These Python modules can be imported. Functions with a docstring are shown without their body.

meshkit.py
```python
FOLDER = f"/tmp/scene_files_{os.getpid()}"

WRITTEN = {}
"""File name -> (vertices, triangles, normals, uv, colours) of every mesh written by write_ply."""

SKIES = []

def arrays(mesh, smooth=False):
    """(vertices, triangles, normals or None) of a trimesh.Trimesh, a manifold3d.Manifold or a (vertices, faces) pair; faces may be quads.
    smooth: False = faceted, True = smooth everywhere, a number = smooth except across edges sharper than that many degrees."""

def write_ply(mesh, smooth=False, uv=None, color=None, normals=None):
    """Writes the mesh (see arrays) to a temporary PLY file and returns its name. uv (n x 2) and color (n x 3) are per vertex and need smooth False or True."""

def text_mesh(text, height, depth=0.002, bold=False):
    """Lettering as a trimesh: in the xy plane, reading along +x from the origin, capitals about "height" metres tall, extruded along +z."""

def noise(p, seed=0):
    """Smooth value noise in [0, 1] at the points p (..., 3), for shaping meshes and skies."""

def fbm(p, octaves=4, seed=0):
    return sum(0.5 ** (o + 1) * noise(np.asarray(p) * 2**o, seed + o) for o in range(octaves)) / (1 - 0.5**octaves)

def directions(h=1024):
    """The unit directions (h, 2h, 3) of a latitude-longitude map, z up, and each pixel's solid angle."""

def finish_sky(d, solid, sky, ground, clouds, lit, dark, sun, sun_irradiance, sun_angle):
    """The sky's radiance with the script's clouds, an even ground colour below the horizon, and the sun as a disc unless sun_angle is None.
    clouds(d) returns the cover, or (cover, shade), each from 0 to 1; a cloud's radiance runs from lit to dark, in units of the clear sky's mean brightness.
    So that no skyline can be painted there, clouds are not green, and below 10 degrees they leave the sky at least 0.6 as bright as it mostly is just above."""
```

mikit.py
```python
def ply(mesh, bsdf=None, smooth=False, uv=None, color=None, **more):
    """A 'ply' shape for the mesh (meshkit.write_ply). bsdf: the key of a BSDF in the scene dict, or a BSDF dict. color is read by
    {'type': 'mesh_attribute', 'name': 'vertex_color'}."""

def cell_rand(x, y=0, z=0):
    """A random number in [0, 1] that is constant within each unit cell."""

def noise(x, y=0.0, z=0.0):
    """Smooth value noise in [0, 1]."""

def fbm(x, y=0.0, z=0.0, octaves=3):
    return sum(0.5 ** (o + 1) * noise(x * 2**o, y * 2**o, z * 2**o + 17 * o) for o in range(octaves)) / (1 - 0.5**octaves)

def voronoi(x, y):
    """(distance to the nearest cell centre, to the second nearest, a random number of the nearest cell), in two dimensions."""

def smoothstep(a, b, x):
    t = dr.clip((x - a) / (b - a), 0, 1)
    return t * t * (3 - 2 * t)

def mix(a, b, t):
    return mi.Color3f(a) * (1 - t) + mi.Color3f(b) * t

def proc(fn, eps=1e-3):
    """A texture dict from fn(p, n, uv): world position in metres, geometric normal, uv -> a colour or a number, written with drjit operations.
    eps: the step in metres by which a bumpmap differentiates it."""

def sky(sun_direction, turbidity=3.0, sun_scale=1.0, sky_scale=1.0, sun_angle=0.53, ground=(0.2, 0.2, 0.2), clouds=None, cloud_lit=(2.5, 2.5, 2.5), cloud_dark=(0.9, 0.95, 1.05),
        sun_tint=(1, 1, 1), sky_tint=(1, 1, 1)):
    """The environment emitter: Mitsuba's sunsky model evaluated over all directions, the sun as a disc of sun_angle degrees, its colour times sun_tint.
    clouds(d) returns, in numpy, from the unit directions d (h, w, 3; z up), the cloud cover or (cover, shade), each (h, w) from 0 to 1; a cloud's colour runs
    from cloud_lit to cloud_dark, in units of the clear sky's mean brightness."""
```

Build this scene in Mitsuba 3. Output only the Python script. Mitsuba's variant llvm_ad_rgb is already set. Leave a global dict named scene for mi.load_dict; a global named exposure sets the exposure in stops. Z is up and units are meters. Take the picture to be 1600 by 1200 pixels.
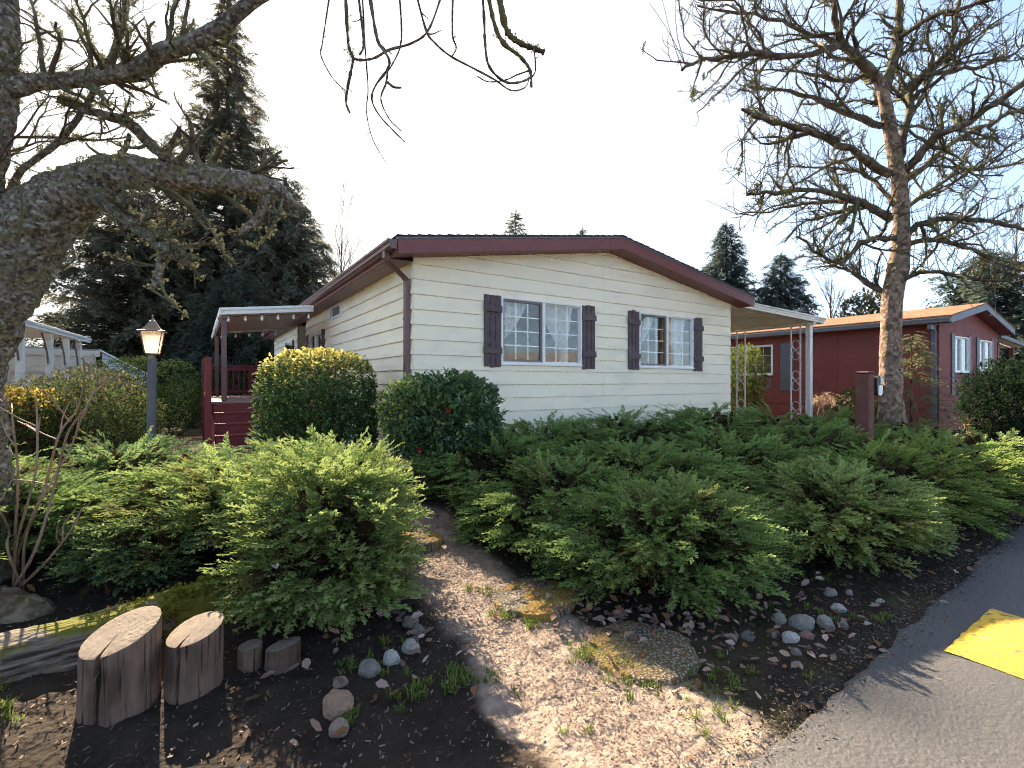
import math, random
import numpy as np, trimesh, mitsuba as mi, drjit as dr
import mikit, meshkit
from mikit import proc, noise, fbm, voronoi, cell_rand, smoothstep, mix
from shapely.geometry import Polygon, box as sbox
from shapely.ops import unary_union

scene, labels = {}, {}
T = mi.ScalarTransform4f
FX, HZ, EYE = 756.0, 597.0, 1.6          # focal length and horizon of the photograph in its pixels, eye height in metres

# ------------------------------------------------------------------ camera, sky, exposure
scene['camera'] = {'type': 'perspective', 'fov': math.degrees(2 * math.atan(800 / FX)), 'fov_axis': 'x', 'near_clip': 0.05, 'far_clip': 3000.0,
                   'principal_point_offset_y': 0.0025, 'to_world': T().look_at(origin=[0, 0, EYE], target=[0, 1, EYE], up=[0, 0, 1])}
SAZ, SEL = math.radians(-35), math.radians(37)
SUN = np.array([math.sin(SAZ) * math.cos(SEL), math.cos(SAZ) * math.cos(SEL), math.sin(SEL)])

def sstep(a, b, x):
    t = np.clip((np.asarray(x, float) - a) / (b - a), 0, 1)
    return t * t * (3 - 2 * t)

def clouds(d):
    az = np.degrees(np.arctan2(d[..., 0], d[..., 1]))
    el = np.degrees(np.arcsin(np.clip(d[..., 2], -1, 1)))
    rel = np.abs((az + 35 + 180) % 360 - 180)
    veil = 1 - sstep(34, 90, rel)
    low = np.clip(1 - el / 26, 0, 1) * 0.55 * (1 - sstep(70, 125, rel))
    n = meshkit.fbm(d * np.array([3.0, 3.0, 7.0]) + 3.1, 5)
    wisps = np.clip((n - 0.5) * 3.2, 0, 1) * 0.5
    return np.clip(np.maximum(veil, np.maximum(low, np.maximum(wisps, .22))), 0, 1), np.clip(0.55 - 0.5 * veil + (n - .5) * .3, 0, 1)

scene['sky'] = mikit.sky(SUN.tolist(), turbidity=3.0, sun_scale=1.45, ground=(0.12, 0.11, 0.09), clouds=clouds, cloud_lit=(1.5, 1.48, 1.43), cloud_dark=(1.05, 1.06, 1.08))
exposure = 3.6

# ------------------------------------------------------------------ helpers
O = np.array([-1.339, 6.553]); U = np.array([0.838, 0.5456]); V = np.array([-0.5456, 0.838])   # the cream house's corner, along its front, along its side

def H(u, v, z):
    u, v, z = np.broadcast_arrays(np.asarray(u, float), np.asarray(v, float), np.asarray(z, float))
    return np.stack([O[0] + u * U[0] + v * V[0], O[1] + u * U[1] + v * V[1], z], -1)

def uv_of(x, y):
    a, b = x - O[0], y - O[1]
    return a * U[0] + b * U[1], a * V[0] + b * V[1]

def kerb(u):
    """Where the asphalt ends, along the front."""
    return np.clip(-5.0 + .048 * np.asarray(u, float), -5.4, -4.5)

def gz(x, y):
    """Height of the lot: level with the road at its edge, rising towards the house."""
    u, v = uv_of(np.asarray(x, float), np.asarray(y, float))
    return 0.36 * sstep(-4.6, -0.2, v) - 0.06 * sstep(0.05, -0.25, v - kerb(u))

def at(px, py, y):
    return np.array([(px - 800) / FX * y, y, EYE + (HZ - py) / FX * y])

def on_ground(px, py):
    y = EYE * FX / (py - HZ)
    for _ in range(20):
        y = (EYE - float(gz((px - 800) / FX * y, y))) * FX / (py - HZ)
    return (px - 800) / FX * y, y

def num(key):
    if key not in scene and key not in labels and not any(k.startswith(key + '__') for k in scene):
        return key
    i = 1
    while f'{key}_{i:03d}' in scene or f'{key}_{i:03d}' in labels:
        i += 1
    return f'{key}_{i:03d}'

def say(key, label=None, cat=None, group=None, kind=None):
    e = {k: v for k, v in (('label', label), ('category', cat), ('group', group), ('kind', kind)) if v}
    if e:
        labels[key] = e

def thing(name, label, cat, group=None):
    key = num(name)
    say(key, label, cat, group)
    return key

counts = {'tri': 0}
def put(key, mesh, mat, smooth=False, color=None, **more):
    """One entry of the scene under a free key."""
    key = num(key)
    if hasattr(mesh, 'mesh'):
        mesh, color = mesh.mesh(), (mesh.colors() if mesh.c else color)
    f = mesh.faces if hasattr(mesh, 'faces') else mesh[1]
    counts['tri'] += len(f)
    scene[key] = mikit.ply(mesh, mat, smooth=smooth, color=color)
    say(key, **more)
    return key

class MB:
    """Collects pieces into one mesh."""
    def __init__(self):
        self.v, self.f, self.c, self.n = [], [], [], 0
    def add(self, m, color=None):
        v, f = (np.asarray(m.vertices), np.asarray(m.faces)) if hasattr(m, 'vertices') else m
        f = np.asarray(f)
        if f.shape[1] == 4:
            f = np.vstack([f[:, [0, 1, 2]], f[:, [0, 2, 3]]])
        self.v.append(np.asarray(v, float)); self.f.append(f + self.n); self.n += len(v)
        if color is not None:
            self.c.append(np.broadcast_to(np.asarray(color, float), (len(v), 3)))
        return self
    def mesh(self):
        return np.vstack(self.v), np.vstack(self.f)
    def colors(self):
        return np.vstack(self.c)

CF = np.array([[0, 1, 3, 2], [4, 6, 7, 5], [0, 4, 5, 1], [2, 3, 7, 6], [0, 2, 6, 4], [1, 5, 7, 3]])
def bx(place, a0, a1, b0, b1, z0, z1, ch=0.0):
    """A box in the frame place(a, b, z); ch chamfers its edges."""
    if ch <= 0:
        g = np.array([[a, b, z] for a in (a0, a1) for b in (b0, b1) for z in (z0, z1)], float)
        return place(g[:, 0], g[:, 1], g[:, 2]), np.vstack([CF[:, [0, 1, 2]], CF[:, [0, 2, 3]]])
    pts = []
    for a, sa in ((a0, 1), (a1, -1)):
        for b, sb in ((b0, 1), (b1, -1)):
            for z, sz in ((z0, 1), (z1, -1)):
                pts += [[a, b + sb * ch, z + sz * ch], [a + sa * ch, b, z + sz * ch], [a + sa * ch, b + sb * ch, z]]
    h = trimesh.Trimesh(np.array(pts, float)).convex_hull
    g = np.asarray(h.vertices)
    return place(g[:, 0], g[:, 1], g[:, 2]), np.asarray(h.faces)

def XYZ(x, y, z):
    return np.stack(np.broadcast_arrays(np.asarray(x, float), np.asarray(y, float), np.asarray(z, float)), -1)

def front(a, d, z):      # on the front wall: along it, out of it, up
    return H(a, -np.asarray(d, float), z)
def side(a, d, z):       # on the left wall
    return H(-np.asarray(d, float), a, z)

def slab(poly, place, off, back=0.0):
    """A thin piece with the outline poly in a wall's plane; off(a, z) is how far its face stands out."""
    mb = MB()
    for g in getattr(poly, 'geoms', [poly]):
        if g.is_empty or g.area < 1e-5 or g.geom_type != 'Polygon':
            continue
        v, f = trimesh.creation.triangulate_polygon(g, engine='earcut')
        mb.add((place(v[:, 0], off(v[:, 0], v[:, 1]), v[:, 1]), f))
        for ring in (g.exterior, *g.interiors):
            c = np.array(ring.coords)
            n = len(c)
            p = np.vstack([place(c[:, 0], off(c[:, 0], c[:, 1]), c[:, 1]), place(c[:, 0], np.full(n, back), c[:, 1])])
            i = np.arange(n - 1)
            mb.add((p, np.stack([i, i + 1, i + 1 + n, i + n], -1)))
    return mb if mb.n else None

def spline(pts, n):
    p = np.asarray(pts, float)
    if len(p) == 2:
        return p[0] + (p[1] - p[0]) * np.linspace(0, 1, n)[:, None]
    q = np.vstack([2 * p[0] - p[1], p, 2 * p[-1] - p[-2]])
    t = np.linspace(0, len(p) - 1 - 1e-9, n)
    i = t.astype(int); f = (t - i)[:, None]
    a, b, c, d = q[i], q[i + 1], q[i + 2], q[i + 3]
    return 0.5 * (2 * b + (c - a) * f + (2 * a - 5 * b + 4 * c - d) * f**2 + (3 * b - a - 3 * c + d) * f**3)

def tube(pts, rad, sides=6, cap=True):
    p = np.asarray(pts, float)
    n = len(p)
    r = np.broadcast_to(np.asarray(rad, float), (n,))
    t = np.gradient(p, axis=0)
    t /= np.linalg.norm(t, axis=1, keepdims=True) + 1e-12
    a = np.cross(t[0], [0.3, 0.2, 0.93] if abs(t[0][2]) < 0.9 else [1.0, 0, 0])
    A = np.empty_like(p)
    for i in range(n):
        a = a - t[i] * (a @ t[i])
        a /= np.linalg.norm(a) + 1e-12
        A[i] = a
    B = np.cross(t, A)
    ang = np.arange(sides) * 2 * np.pi / sides
    v = p[:, None] + r[:, None, None] * (np.cos(ang)[None, :, None] * A[:, None] + np.sin(ang)[None, :, None] * B[:, None])
    i, j = np.meshgrid(np.arange(n - 1), np.arange(sides), indexing='ij')
    f = np.stack([i * sides + j, i * sides + (j + 1) % sides, (i + 1) * sides + (j + 1) % sides, (i + 1) * sides + j], -1).reshape(-1, 4)
    v = v.reshape(-1, 3)
    f = np.vstack([f[:, [0, 1, 2]], f[:, [0, 2, 3]]])
    if cap and sides > 3:
        k = np.arange(sides)
        v = np.vstack([v, p[0], p[-1]])
        f = np.vstack([f, np.stack([(k + 1) % sides, k, np.full(sides, n * sides)], -1), np.stack([(n - 1) * sides + k, (n - 1) * sides + (k + 1) % sides, np.full(sides, n * sides + 1)], -1)])
    return v, f

def frames(d, rng, roll=np.pi, up=None):
    """Rotation matrices (n, 3, 3) whose x column is d, rolled about it at random away from the frame whose z is nearest up."""
    d = d / (np.linalg.norm(d, axis=1, keepdims=True) + 1e-9)
    up = np.array([0, 0, 1.0]) if up is None else up
    y = np.cross(up + 0 * d, d)
    bad = np.linalg.norm(y, axis=1) < 1e-3
    y[bad] = [0, 1, 0]
    y /= np.linalg.norm(y, axis=1, keepdims=True)
    z = np.cross(d, y)
    a = rng.uniform(-roll, roll, len(d))[:, None]
    return np.stack([d, y * np.cos(a) + z * np.sin(a), z * np.cos(a) - y * np.sin(a)], -1)

def scatter(templates, pos, rot, size, colors, rng, tipc=None):
    """Copies of the templates [(verts, faces, tip weight)] under each rotation, size and position: (verts, faces, colours)."""
    which = rng.integers(0, len(templates), len(pos))
    mb = MB()
    for k, (tv, tf, tw) in enumerate(templates):
        m = np.nonzero(which == k)[0]
        if not len(m):
            continue
        s = size[m]
        s = s[:, None, None] if s.ndim == 1 else s[:, None, :]
        v = np.einsum('nij,nkj->nki', rot[m], tv[None] * s) + pos[m][:, None]
        c = np.repeat(colors[m][:, None], len(tv), 1)
        if tipc is not None:
            c = c * (1 - tw[None, :, None]) + np.asarray(tipc) * tw[None, :, None]
        f = tf[None] + (np.arange(len(m)) * len(tv))[:, None, None]
        mb.add((v.reshape(-1, 3), f.reshape(-1, 3)))
        mb.c.append(c.reshape(-1, 3))
    return mb

def kite(mbv, mbf, mbw, p, d, n, l, w, w0, w1):
    """A narrow leaf-like kite from p along d in the plane with normal n."""
    s = np.cross(n, d)
    k = len(mbv)
    mbv += [p, p + d * l * 0.45 + s * w, p + d * l, p + d * l * 0.45 - s * w]
    mbf += [[k, k + 1, k + 2], [k, k + 2, k + 3]]
    mbw += [w0, (w0 + w1) / 2, w1, (w0 + w1) / 2]

def unit(v):
    return v / (np.linalg.norm(v) + 1e-12)

def spray_template(rng, nb, sub, bl=0.42, bw=0.06, arch=0.15, ang=40):
    """A feathery plume one unit long along x: branchlets to both sides, each with sub side twigs."""
    v, f, w = [], [], []
    for i in range(nb):
        x = 0.06 + 0.9 * i / (nb - 1)
        for sgn in (-1, 1):
            p = np.array([x + rng.uniform(-.03, .03), 0, -arch * x * x])
            a = math.radians(ang + rng.uniform(-14, 14))
            l = bl * (1 - 0.62 * x) * rng.uniform(0.75, 1.2)
            d = unit(np.array([math.cos(a), sgn * math.sin(a), rng.uniform(-.35, .4)]))
            n = unit(np.array([rng.uniform(-.5, .5), rng.uniform(-.5, .5), 1.0]))
            n = unit(n - d * (n @ d))
            kite(v, f, w, p, d, n, l, bw * rng.uniform(.8, 1.2), 0.1 + .2 * x, 0.5 + .5 * x)
            for j in range(sub):
                q = p + d * l * (0.3 + 0.25 * j)
                e = unit(d + np.cross(n, d) * (1 if j % 2 else -1) * rng.uniform(.5, .9) + np.array([0, 0, rng.uniform(-.4, .5)]))
                kite(v, f, w, q, e, n, l * rng.uniform(.35, .55), bw * .8, 0.2 + .3 * x, 0.6 + .4 * x)
    kite(v, f, w, np.array([.8, 0, -arch * .64]), unit(np.array([1, 0, -.2])), np.array([.2, 0, 1.0]), 0.3, bw, .6, 1)
    return np.array(v), np.array(f), np.array(w)

def leaf_template(rng, wide=0.42, fold=0.12, curl=0.12):
    x = np.array([0, .35, .75, 1.0])
    h = np.array([0, 1, .75, 0]) * wide / 2 * rng.uniform(.9, 1.1)
    v = [[0, 0, 0], [.35, h[1], fold], [.35, 0, 0], [.35, -h[1], fold], [.78, h[2], fold - curl * .5], [.78, 0, -curl * .5], [.78, -h[2], fold - curl * .5], [1, 0, -curl]]
    f = [[0, 2, 1], [0, 3, 2], [1, 2, 5], [1, 5, 4], [2, 3, 6], [2, 6, 5], [4, 5, 7], [5, 6, 7]]
    return np.array(v, float), np.array(f), np.array([0, .3, .3, .3, .7, .7, .7, 1.0])

# ------------------------------------------------------------------ materials
def rgb(*c):
    return {'type': 'rgb', 'value': list(c)}
def paint(key, base, rough=0.5, var=0.08, scale=3.0, spec=0.5, bump=0.0, bscale=40.0, metallic=0.0, dirt=None):
    base = tuple(base)
    def fn(p, n, uv):
        k = 1 - var + 2 * var * fbm(p.x * scale, p.y * scale, p.z * scale, 3)
        c = mi.Color3f(*base) * k
        if dirt is not None:
            c = mix(c, dirt[0], dirt[1] * smoothstep(0.52, 0.75, fbm(p.x * 2.3 + 7, p.y * 2.3, p.z * 5.1, 4)))
        return c
    b = {'type': 'principled', 'base_color': proc(fn), 'roughness': rough, 'specular': spec, 'metallic': metallic}
    if bump:
        def bf(p, n, uv):
            return fbm(p.x * bscale, p.y * bscale, p.z * bscale, 3)
        b = {'type': 'bumpmap', 'arbitrary': proc(bf, 2e-3), 'scale': bump, 'bsdf': b}
    scene[key] = {'type': 'twosided', 'bsdf': b}
    return key

M = {}
M['cream'] = paint('mat_cream', (0.81, 0.735, 0.58), 0.55, 0.05, 1.4, 0.4, 0.0015, 60, dirt=((.58, .54, .45), .3))
M['trim'] = paint('mat_trim', (0.155, 0.042, 0.042), 0.45, 0.14, 3.0, 0.4)
M['gutter'] = paint('mat_gutter', (0.115, 0.058, 0.062), 0.4, 0.12, 3.0, 0.5)
M['shutter'] = paint('mat_shutter', (0.085, 0.060, 0.068), 0.6, 0.25, 9.0, 0.3, 0.002, 30, dirt=((.16, .12, .12), .5))
M['white'] = paint('mat_white', (0.74, 0.74, 0.73), 0.45, 0.05, 3.0, 0.5)
M['oldwhite'] = paint('mat_oldwhite', (0.62, 0.61, 0.58), 0.5, 0.12, 4.0, 0.4, dirt=((.3, .28, .25), .6))
M['soffit'] = paint('mat_soffit', (0.20, 0.13, 0.12), 0.6, 0.1, 2.0)
M['awning'] = paint('mat_awning', (0.66, 0.63, 0.59), 0.5, 0.08, 2.0)
M['porchroof'] = paint('mat_porchroof', (0.42, 0.36, 0.33), 0.55, 0.08, 2.0)
M['redwall'] = paint('mat_redwall', (0.19, 0.052, 0.046), 0.65, 0.10, 2.5, 0.3, 0.002, 25)
M['deck'] = paint('mat_deck', (0.16, 0.028, 0.03), 0.55, 0.2, 5.0, 0.35)
M['deckfloor'] = paint('mat_deckfloor', (0.24, 0.15, 0.13), 0.6, 0.2, 5.0, 0.35)
M['slate'] = paint('mat_slate', (0.10, 0.105, 0.13), 0.5, 0.12, 4.0)
M['bronze'] = paint('mat_bronze', (0.16, 0.13, 0.125), 0.4, 0.1, 4.0)
M['black'] = paint('mat_black', (0.02, 0.02, 0.022), 0.4, 0.1, 4.0)
M['beige'] = paint('mat_beige', (0.56, 0.50, 0.41), 0.6, 0.06, 2.0)
M['palewall'] = paint('mat_palewall', (0.66, 0.68, 0.72), 0.6, 0.06, 2.0)
M['interior'] = paint('mat_interior', (0.05, 0.045, 0.04), 0.8, 0.1, 1.0)
M['postwood'] = paint('mat_postwood', (0.13, 0.055, 0.048), 0.7, 0.25, 10.0, 0.2, 0.003, 25)
M['copper'] = paint('mat_copper', (0.22, 0.15, 0.11), 0.45, 0.3, 14.0, 0.5, metallic=0.5)

def shingle_mat(key, c0, c1):
    def fn(p, n, uv):
        a = p.x * float(U[0]) + p.y * float(U[1]); b = p.x * float(V[0]) + p.y * float(V[1])
        r = cell_rand(a * 3.2 + 0.5 * dr.floor(b * 7), b * 7, 1)
        return mix(c0, c1, r * 0.7 + 0.3 * fbm(p.x * 9, p.y * 9, p.z * 9))
    scene[key] = {'type': 'twosided', 'bsdf': {'type': 'principled', 'base_color': proc(fn), 'roughness': 0.9, 'specular': 0.2}}
    return key
M['darkroof'] = shingle_mat('mat_darkroof', (.05, .05, .055), (.10, .09, .09))
M['tanroof'] = shingle_mat('mat_tanroof', (.13, .065, .036), (.22, .12, .075))
M['greyroof'] = shingle_mat('mat_greyroof', (.16, .16, .17), (.26, .26, .27))

def post_fn(p, n, uv):
    g = fbm(p.x * 60, p.y * 60, p.z * 3, 4)
    return mix((.075, .075, .085), (.17, .165, .17), g)
scene['mat_greywood'] = {'type': 'twosided', 'bsdf': {'type': 'principled', 'base_color': proc(post_fn), 'roughness': 0.8, 'specular': 0.2}}
M['greywood'] = 'mat_greywood'

scene['mat_glass'] = {'type': 'thindielectric', 'int_ior': 1.62}
M['glass'] = 'mat_glass'
scene['mat_lamp_glass'] = {'type': 'principledthin', 'base_color': rgb(.90, .86, .80), 'roughness': 0.25, 'diff_trans': 1.2, 'spec_trans': 0.6}
M['lampglass'] = 'mat_lamp_glass'
def lace(p, n, uv):
    t = noise(p.x * 55, p.y * 55, p.z * 55)
    return mix((.62, .62, .57), (.82, .82, .77), smoothstep(.35, .6, t))
scene['mat_lace'] = {'type': 'principledthin', 'base_color': proc(lace), 'roughness': 0.8, 'diff_trans': 0.9}
M['lace'] = 'mat_lace'

def leafy(key, rough, trans, spec=0.5):
    scene[key] = {'type': 'principledthin', 'base_color': {'type': 'mesh_attribute', 'name': 'vertex_color'}, 'roughness': rough, 'diff_trans': trans, 'eta': 1.4}
    return key
M['needle'] = leafy('mat_needle', 0.55, 0.75)
M['leaf'] = leafy('mat_leaf', 0.30, 0.65)
scene['mat_leaf']['eta'] = 1.6
M['dry'] = leafy('mat_dry', 0.7, 0.4)
scene['mat_vertex'] = {'type': 'twosided', 'bsdf': {'type': 'principled', 'base_color': {'type': 'mesh_attribute', 'name': 'vertex_color'}, 'roughness': 0.8, 'specular': 0.25}}
M['vertex'] = 'mat_vertex'

def bark_mat(key, dark, light, moss, lichen, ms, scale, bump):
    def fn(p, n, uv):
        a = fbm(p.x * scale, p.y * scale, p.z * scale * .6, 4)
        c = mix(dark, light, smoothstep(.3, .72, a))
        l = fbm(p.x * scale * .8 + 11, p.y * scale * .8, p.z * scale * .8, 4)
        c = mix(c, lichen, .85 * smoothstep(.55, .68, l))
        m = fbm(p.x * scale * .35 + 5, p.y * scale * .35, p.z * scale * .35, 3) + 0.22 * n.z
        return mix(c, moss, ms * smoothstep(.5, .66, m))
    def bf(p, n, uv):
        return fbm(p.x * scale * 1.6, p.y * scale * 1.6, p.z * scale, 4)
    scene[key] = {'type': 'twosided', 'bsdf': {'type': 'bumpmap', 'arbitrary': proc(bf, 2e-3), 'scale': bump, 'bsdf': {'type': 'principled', 'base_color': proc(fn), 'roughness': 0.9, 'specular': 0.15}}}
    return key
M['bark'] = bark_mat('mat_bark', (.06, .048, .042), (.23, .195, .165), (.13, .12, .05), (.34, .33, .29), .6, 62, .03)
M['bark2'] = bark_mat('mat_bark2', (.085, .058, .045), (.27, .19, .15), (.085, .085, .03), (.33, .26, .21), .4, 22, .02)
M['bark3'] = bark_mat('mat_bark3', (.045, .032, .026), (.125, .088, .068), (.085, .085, .03), (.16, .14, .11), .7, 16, .02)
M['twig'] = bark_mat('mat_twig', (.045, .035, .03), (.11, .085, .07), (.10, .10, .04), (.17, .16, .12), .8, 9, .005)
M['firtrunk'] = bark_mat('mat_firtrunk', (.03, .024, .02), (.08, .06, .05), (.04, .045, .03), (.09, .09, .08), .2, 4, .02)

# ------------------------------------------------------------------ the setting: soil, bark path, road
def ground_fn(p, n, uv):
    a = p.x - float(O[0]); b = p.y - float(O[1])
    u = a * float(U[0]) + b * float(U[1]); v = a * float(V[0]) + b * float(V[1])
    w = (noise(p.x * 2.1, p.y * 2.1) - .5) * .5 + (noise(p.x * 9, p.y * 9) - .5) * .14
    path = smoothstep(.54, .38, dr.abs(u + .80 + w * .6)) * smoothstep(-7, -6, v) * smoothstep(1.4, .8, v)
    soil = mix((.013, .010, .008), (.038, .029, .023), fbm(p.x * 7, p.y * 7, 0, 4))
    bark = mix((.14, .105, .085), (.29, .235, .195), fbm(p.x * 26, p.y * 26, 0, 3))
    far = mix((.035, .030, .020), (.075, .06, .04), fbm(p.x * 1.5, p.y * 1.5, 0, 4))
    c = mix(soil, far, smoothstep(.6, 2.0, v))
    c = mix(c, bark, path)
    moss = smoothstep(.60, .72, fbm(p.x * 1.7 + 3, p.y * 1.7, 0, 4))
    return mix(c, mi.Color3f(.075, .075, .018), moss * .16)
scene['mat_ground'] = {'type': 'twosided', 'bsdf': {'type': 'bumpmap', 'arbitrary': proc(lambda p, n, uv: fbm(p.x * 34, p.y * 34, 0, 4), 3e-3), 'scale': .02,
                       'bsdf': {'type': 'principled', 'base_color': proc(ground_fn), 'roughness': .95, 'specular': .15}}}

def sheet(xs, ys, dz, amp):
    X, Y = np.meshgrid(xs, ys, indexing='ij')
    P = np.stack([X, Y, 0 * X], -1)
    Z = gz(X, Y) + dz + amp * (meshkit.fbm(P * 5.0, 4) - .5) + amp * .6 * (meshkit.fbm(P * 21.0, 3, 5) - .5)
    u, v = uv_of(X, Y)
    Z = np.where(v - kerb(u) < -.1, np.minimum(Z, -.03), Z)
    n, m = X.shape
    i, j = np.meshgrid(np.arange(n - 1), np.arange(m - 1), indexing='ij')
    f = np.stack([i * m + j, (i + 1) * m + j, (i + 1) * m + j + 1, i * m + j + 1], -1).reshape(-1, 4)
    return np.stack([X, Y, Z], -1).reshape(-1, 3), np.vstack([f[:, [0, 1, 2]], f[:, [0, 2, 3]]])
g = MB()
g.add(sheet(np.arange(-4.4, 5.2, .035), np.arange(.9, 6.6, .035), 0, .05))
xs = np.concatenate([-np.geomspace(900, 12, 26), np.arange(-11.5, 16, .5), np.geomspace(16.5, 900, 26)])
g.add(sheet(xs, np.concatenate([-np.geomspace(400, 12, 16), np.arange(-11.5, 22, .5), np.geomspace(22.5, 1500, 30)]), -.035, 0))
put('ground', g, 'mat_ground', True, kind='structure', label='dark soil yard with a trodden path of bark mulch')

def road_fn(p, n, uv):
    s = noise(p.x * 140, p.y * 140)
    c = mix((.040, .040, .044), (.085, .083, .083), fbm(p.x * 1.3, p.y * 1.3, 0, 4) * .7 + .3 * s)
    return mix(c, mi.Color3f(.15, .145, .135), smoothstep(.72, .86, noise(p.x * 170 + 4, p.y * 170)) * .3)
scene['mat_road'] = {'type': 'twosided', 'bsdf': {'type': 'bumpmap', 'arbitrary': proc(lambda p, n, uv: fbm(p.x * 75, p.y * 75, 0, 3), 2e-3), 'scale': .006,
                     'bsdf': {'type': 'principled', 'base_color': proc(road_fn), 'roughness': .7, 'specular': .35}}}
us = np.concatenate([-np.geomspace(300, 8, 20), np.arange(-7.5, 14, .06), np.geomspace(14.5, 300, 20)])
e = kerb(us) + .10 * (meshkit.fbm(np.stack([us * 1.1, 0 * us, 0 * us], -1), 3) - .5) + .05 * (meshkit.fbm(np.stack([us * 7, 0 * us, 0 * us + 3], -1), 3) - .5)
rows = [e, e - .05, e - .5, e * 0 - 8.0, e * 0 - 11.4]
zr = [-.03, .006, .012, .02, .0]
P = np.stack([H(us, r, z) for r, z in zip(rows, zr)], 0)
n_, m_ = P.shape[:2]
i, j = np.meshgrid(np.arange(n_ - 1), np.arange(m_ - 1), indexing='ij')
put('road', (P.reshape(-1, 3), np.stack([i * m_ + j, (i + 1) * m_ + j, (i + 1) * m_ + j + 1, i * m_ + j + 1], -1).reshape(-1, 4)), 'mat_road', True, kind='structure', label='grey asphalt road with a ragged edge')

def yellow_fn(p, n, uv):
    w = fbm(p.x * 30, p.y * 30, 0, 4)
    d = fbm(p.x * 4 + 9, p.y * 4, 0, 4)
    c = mix((.60, .38, .035), (.42, .25, .03), smoothstep(.45, .7, d))
    return mix(c, mi.Color3f(.09, .08, .06), dr.maximum(smoothstep(.60, .72, w) * .85, .5 * smoothstep(.62, .8, d)))
scene['mat_yellow'] = {'type': 'twosided', 'bsdf': {'type': 'bumpmap', 'arbitrary': proc(lambda p, n, uv: fbm(p.x * 75, p.y * 75, 0, 3), 2e-3), 'scale': .006,
                       'bsdf': {'type': 'principled', 'base_color': proc(yellow_fn), 'roughness': .6, 'specular': .35}}}
hu = np.linspace(0, 1, 25); hv = np.linspace(-5.22, -11.0, 60)
A, B = np.meshgrid(hu, hv, indexing='ij')
hz = .017 + .065 * np.sin(np.pi * A) ** 1.2 * np.clip((-5.2 - B) / .25, 0, 1)
wob = .03 * (meshkit.fbm(np.stack([B * 9, A * 9, 0 * A], -1), 3) - .5)
P = H(1.24 + .96 * A + wob * (np.abs(A - .5) > .49), B + wob * (B > -5.3), hz)
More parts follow.
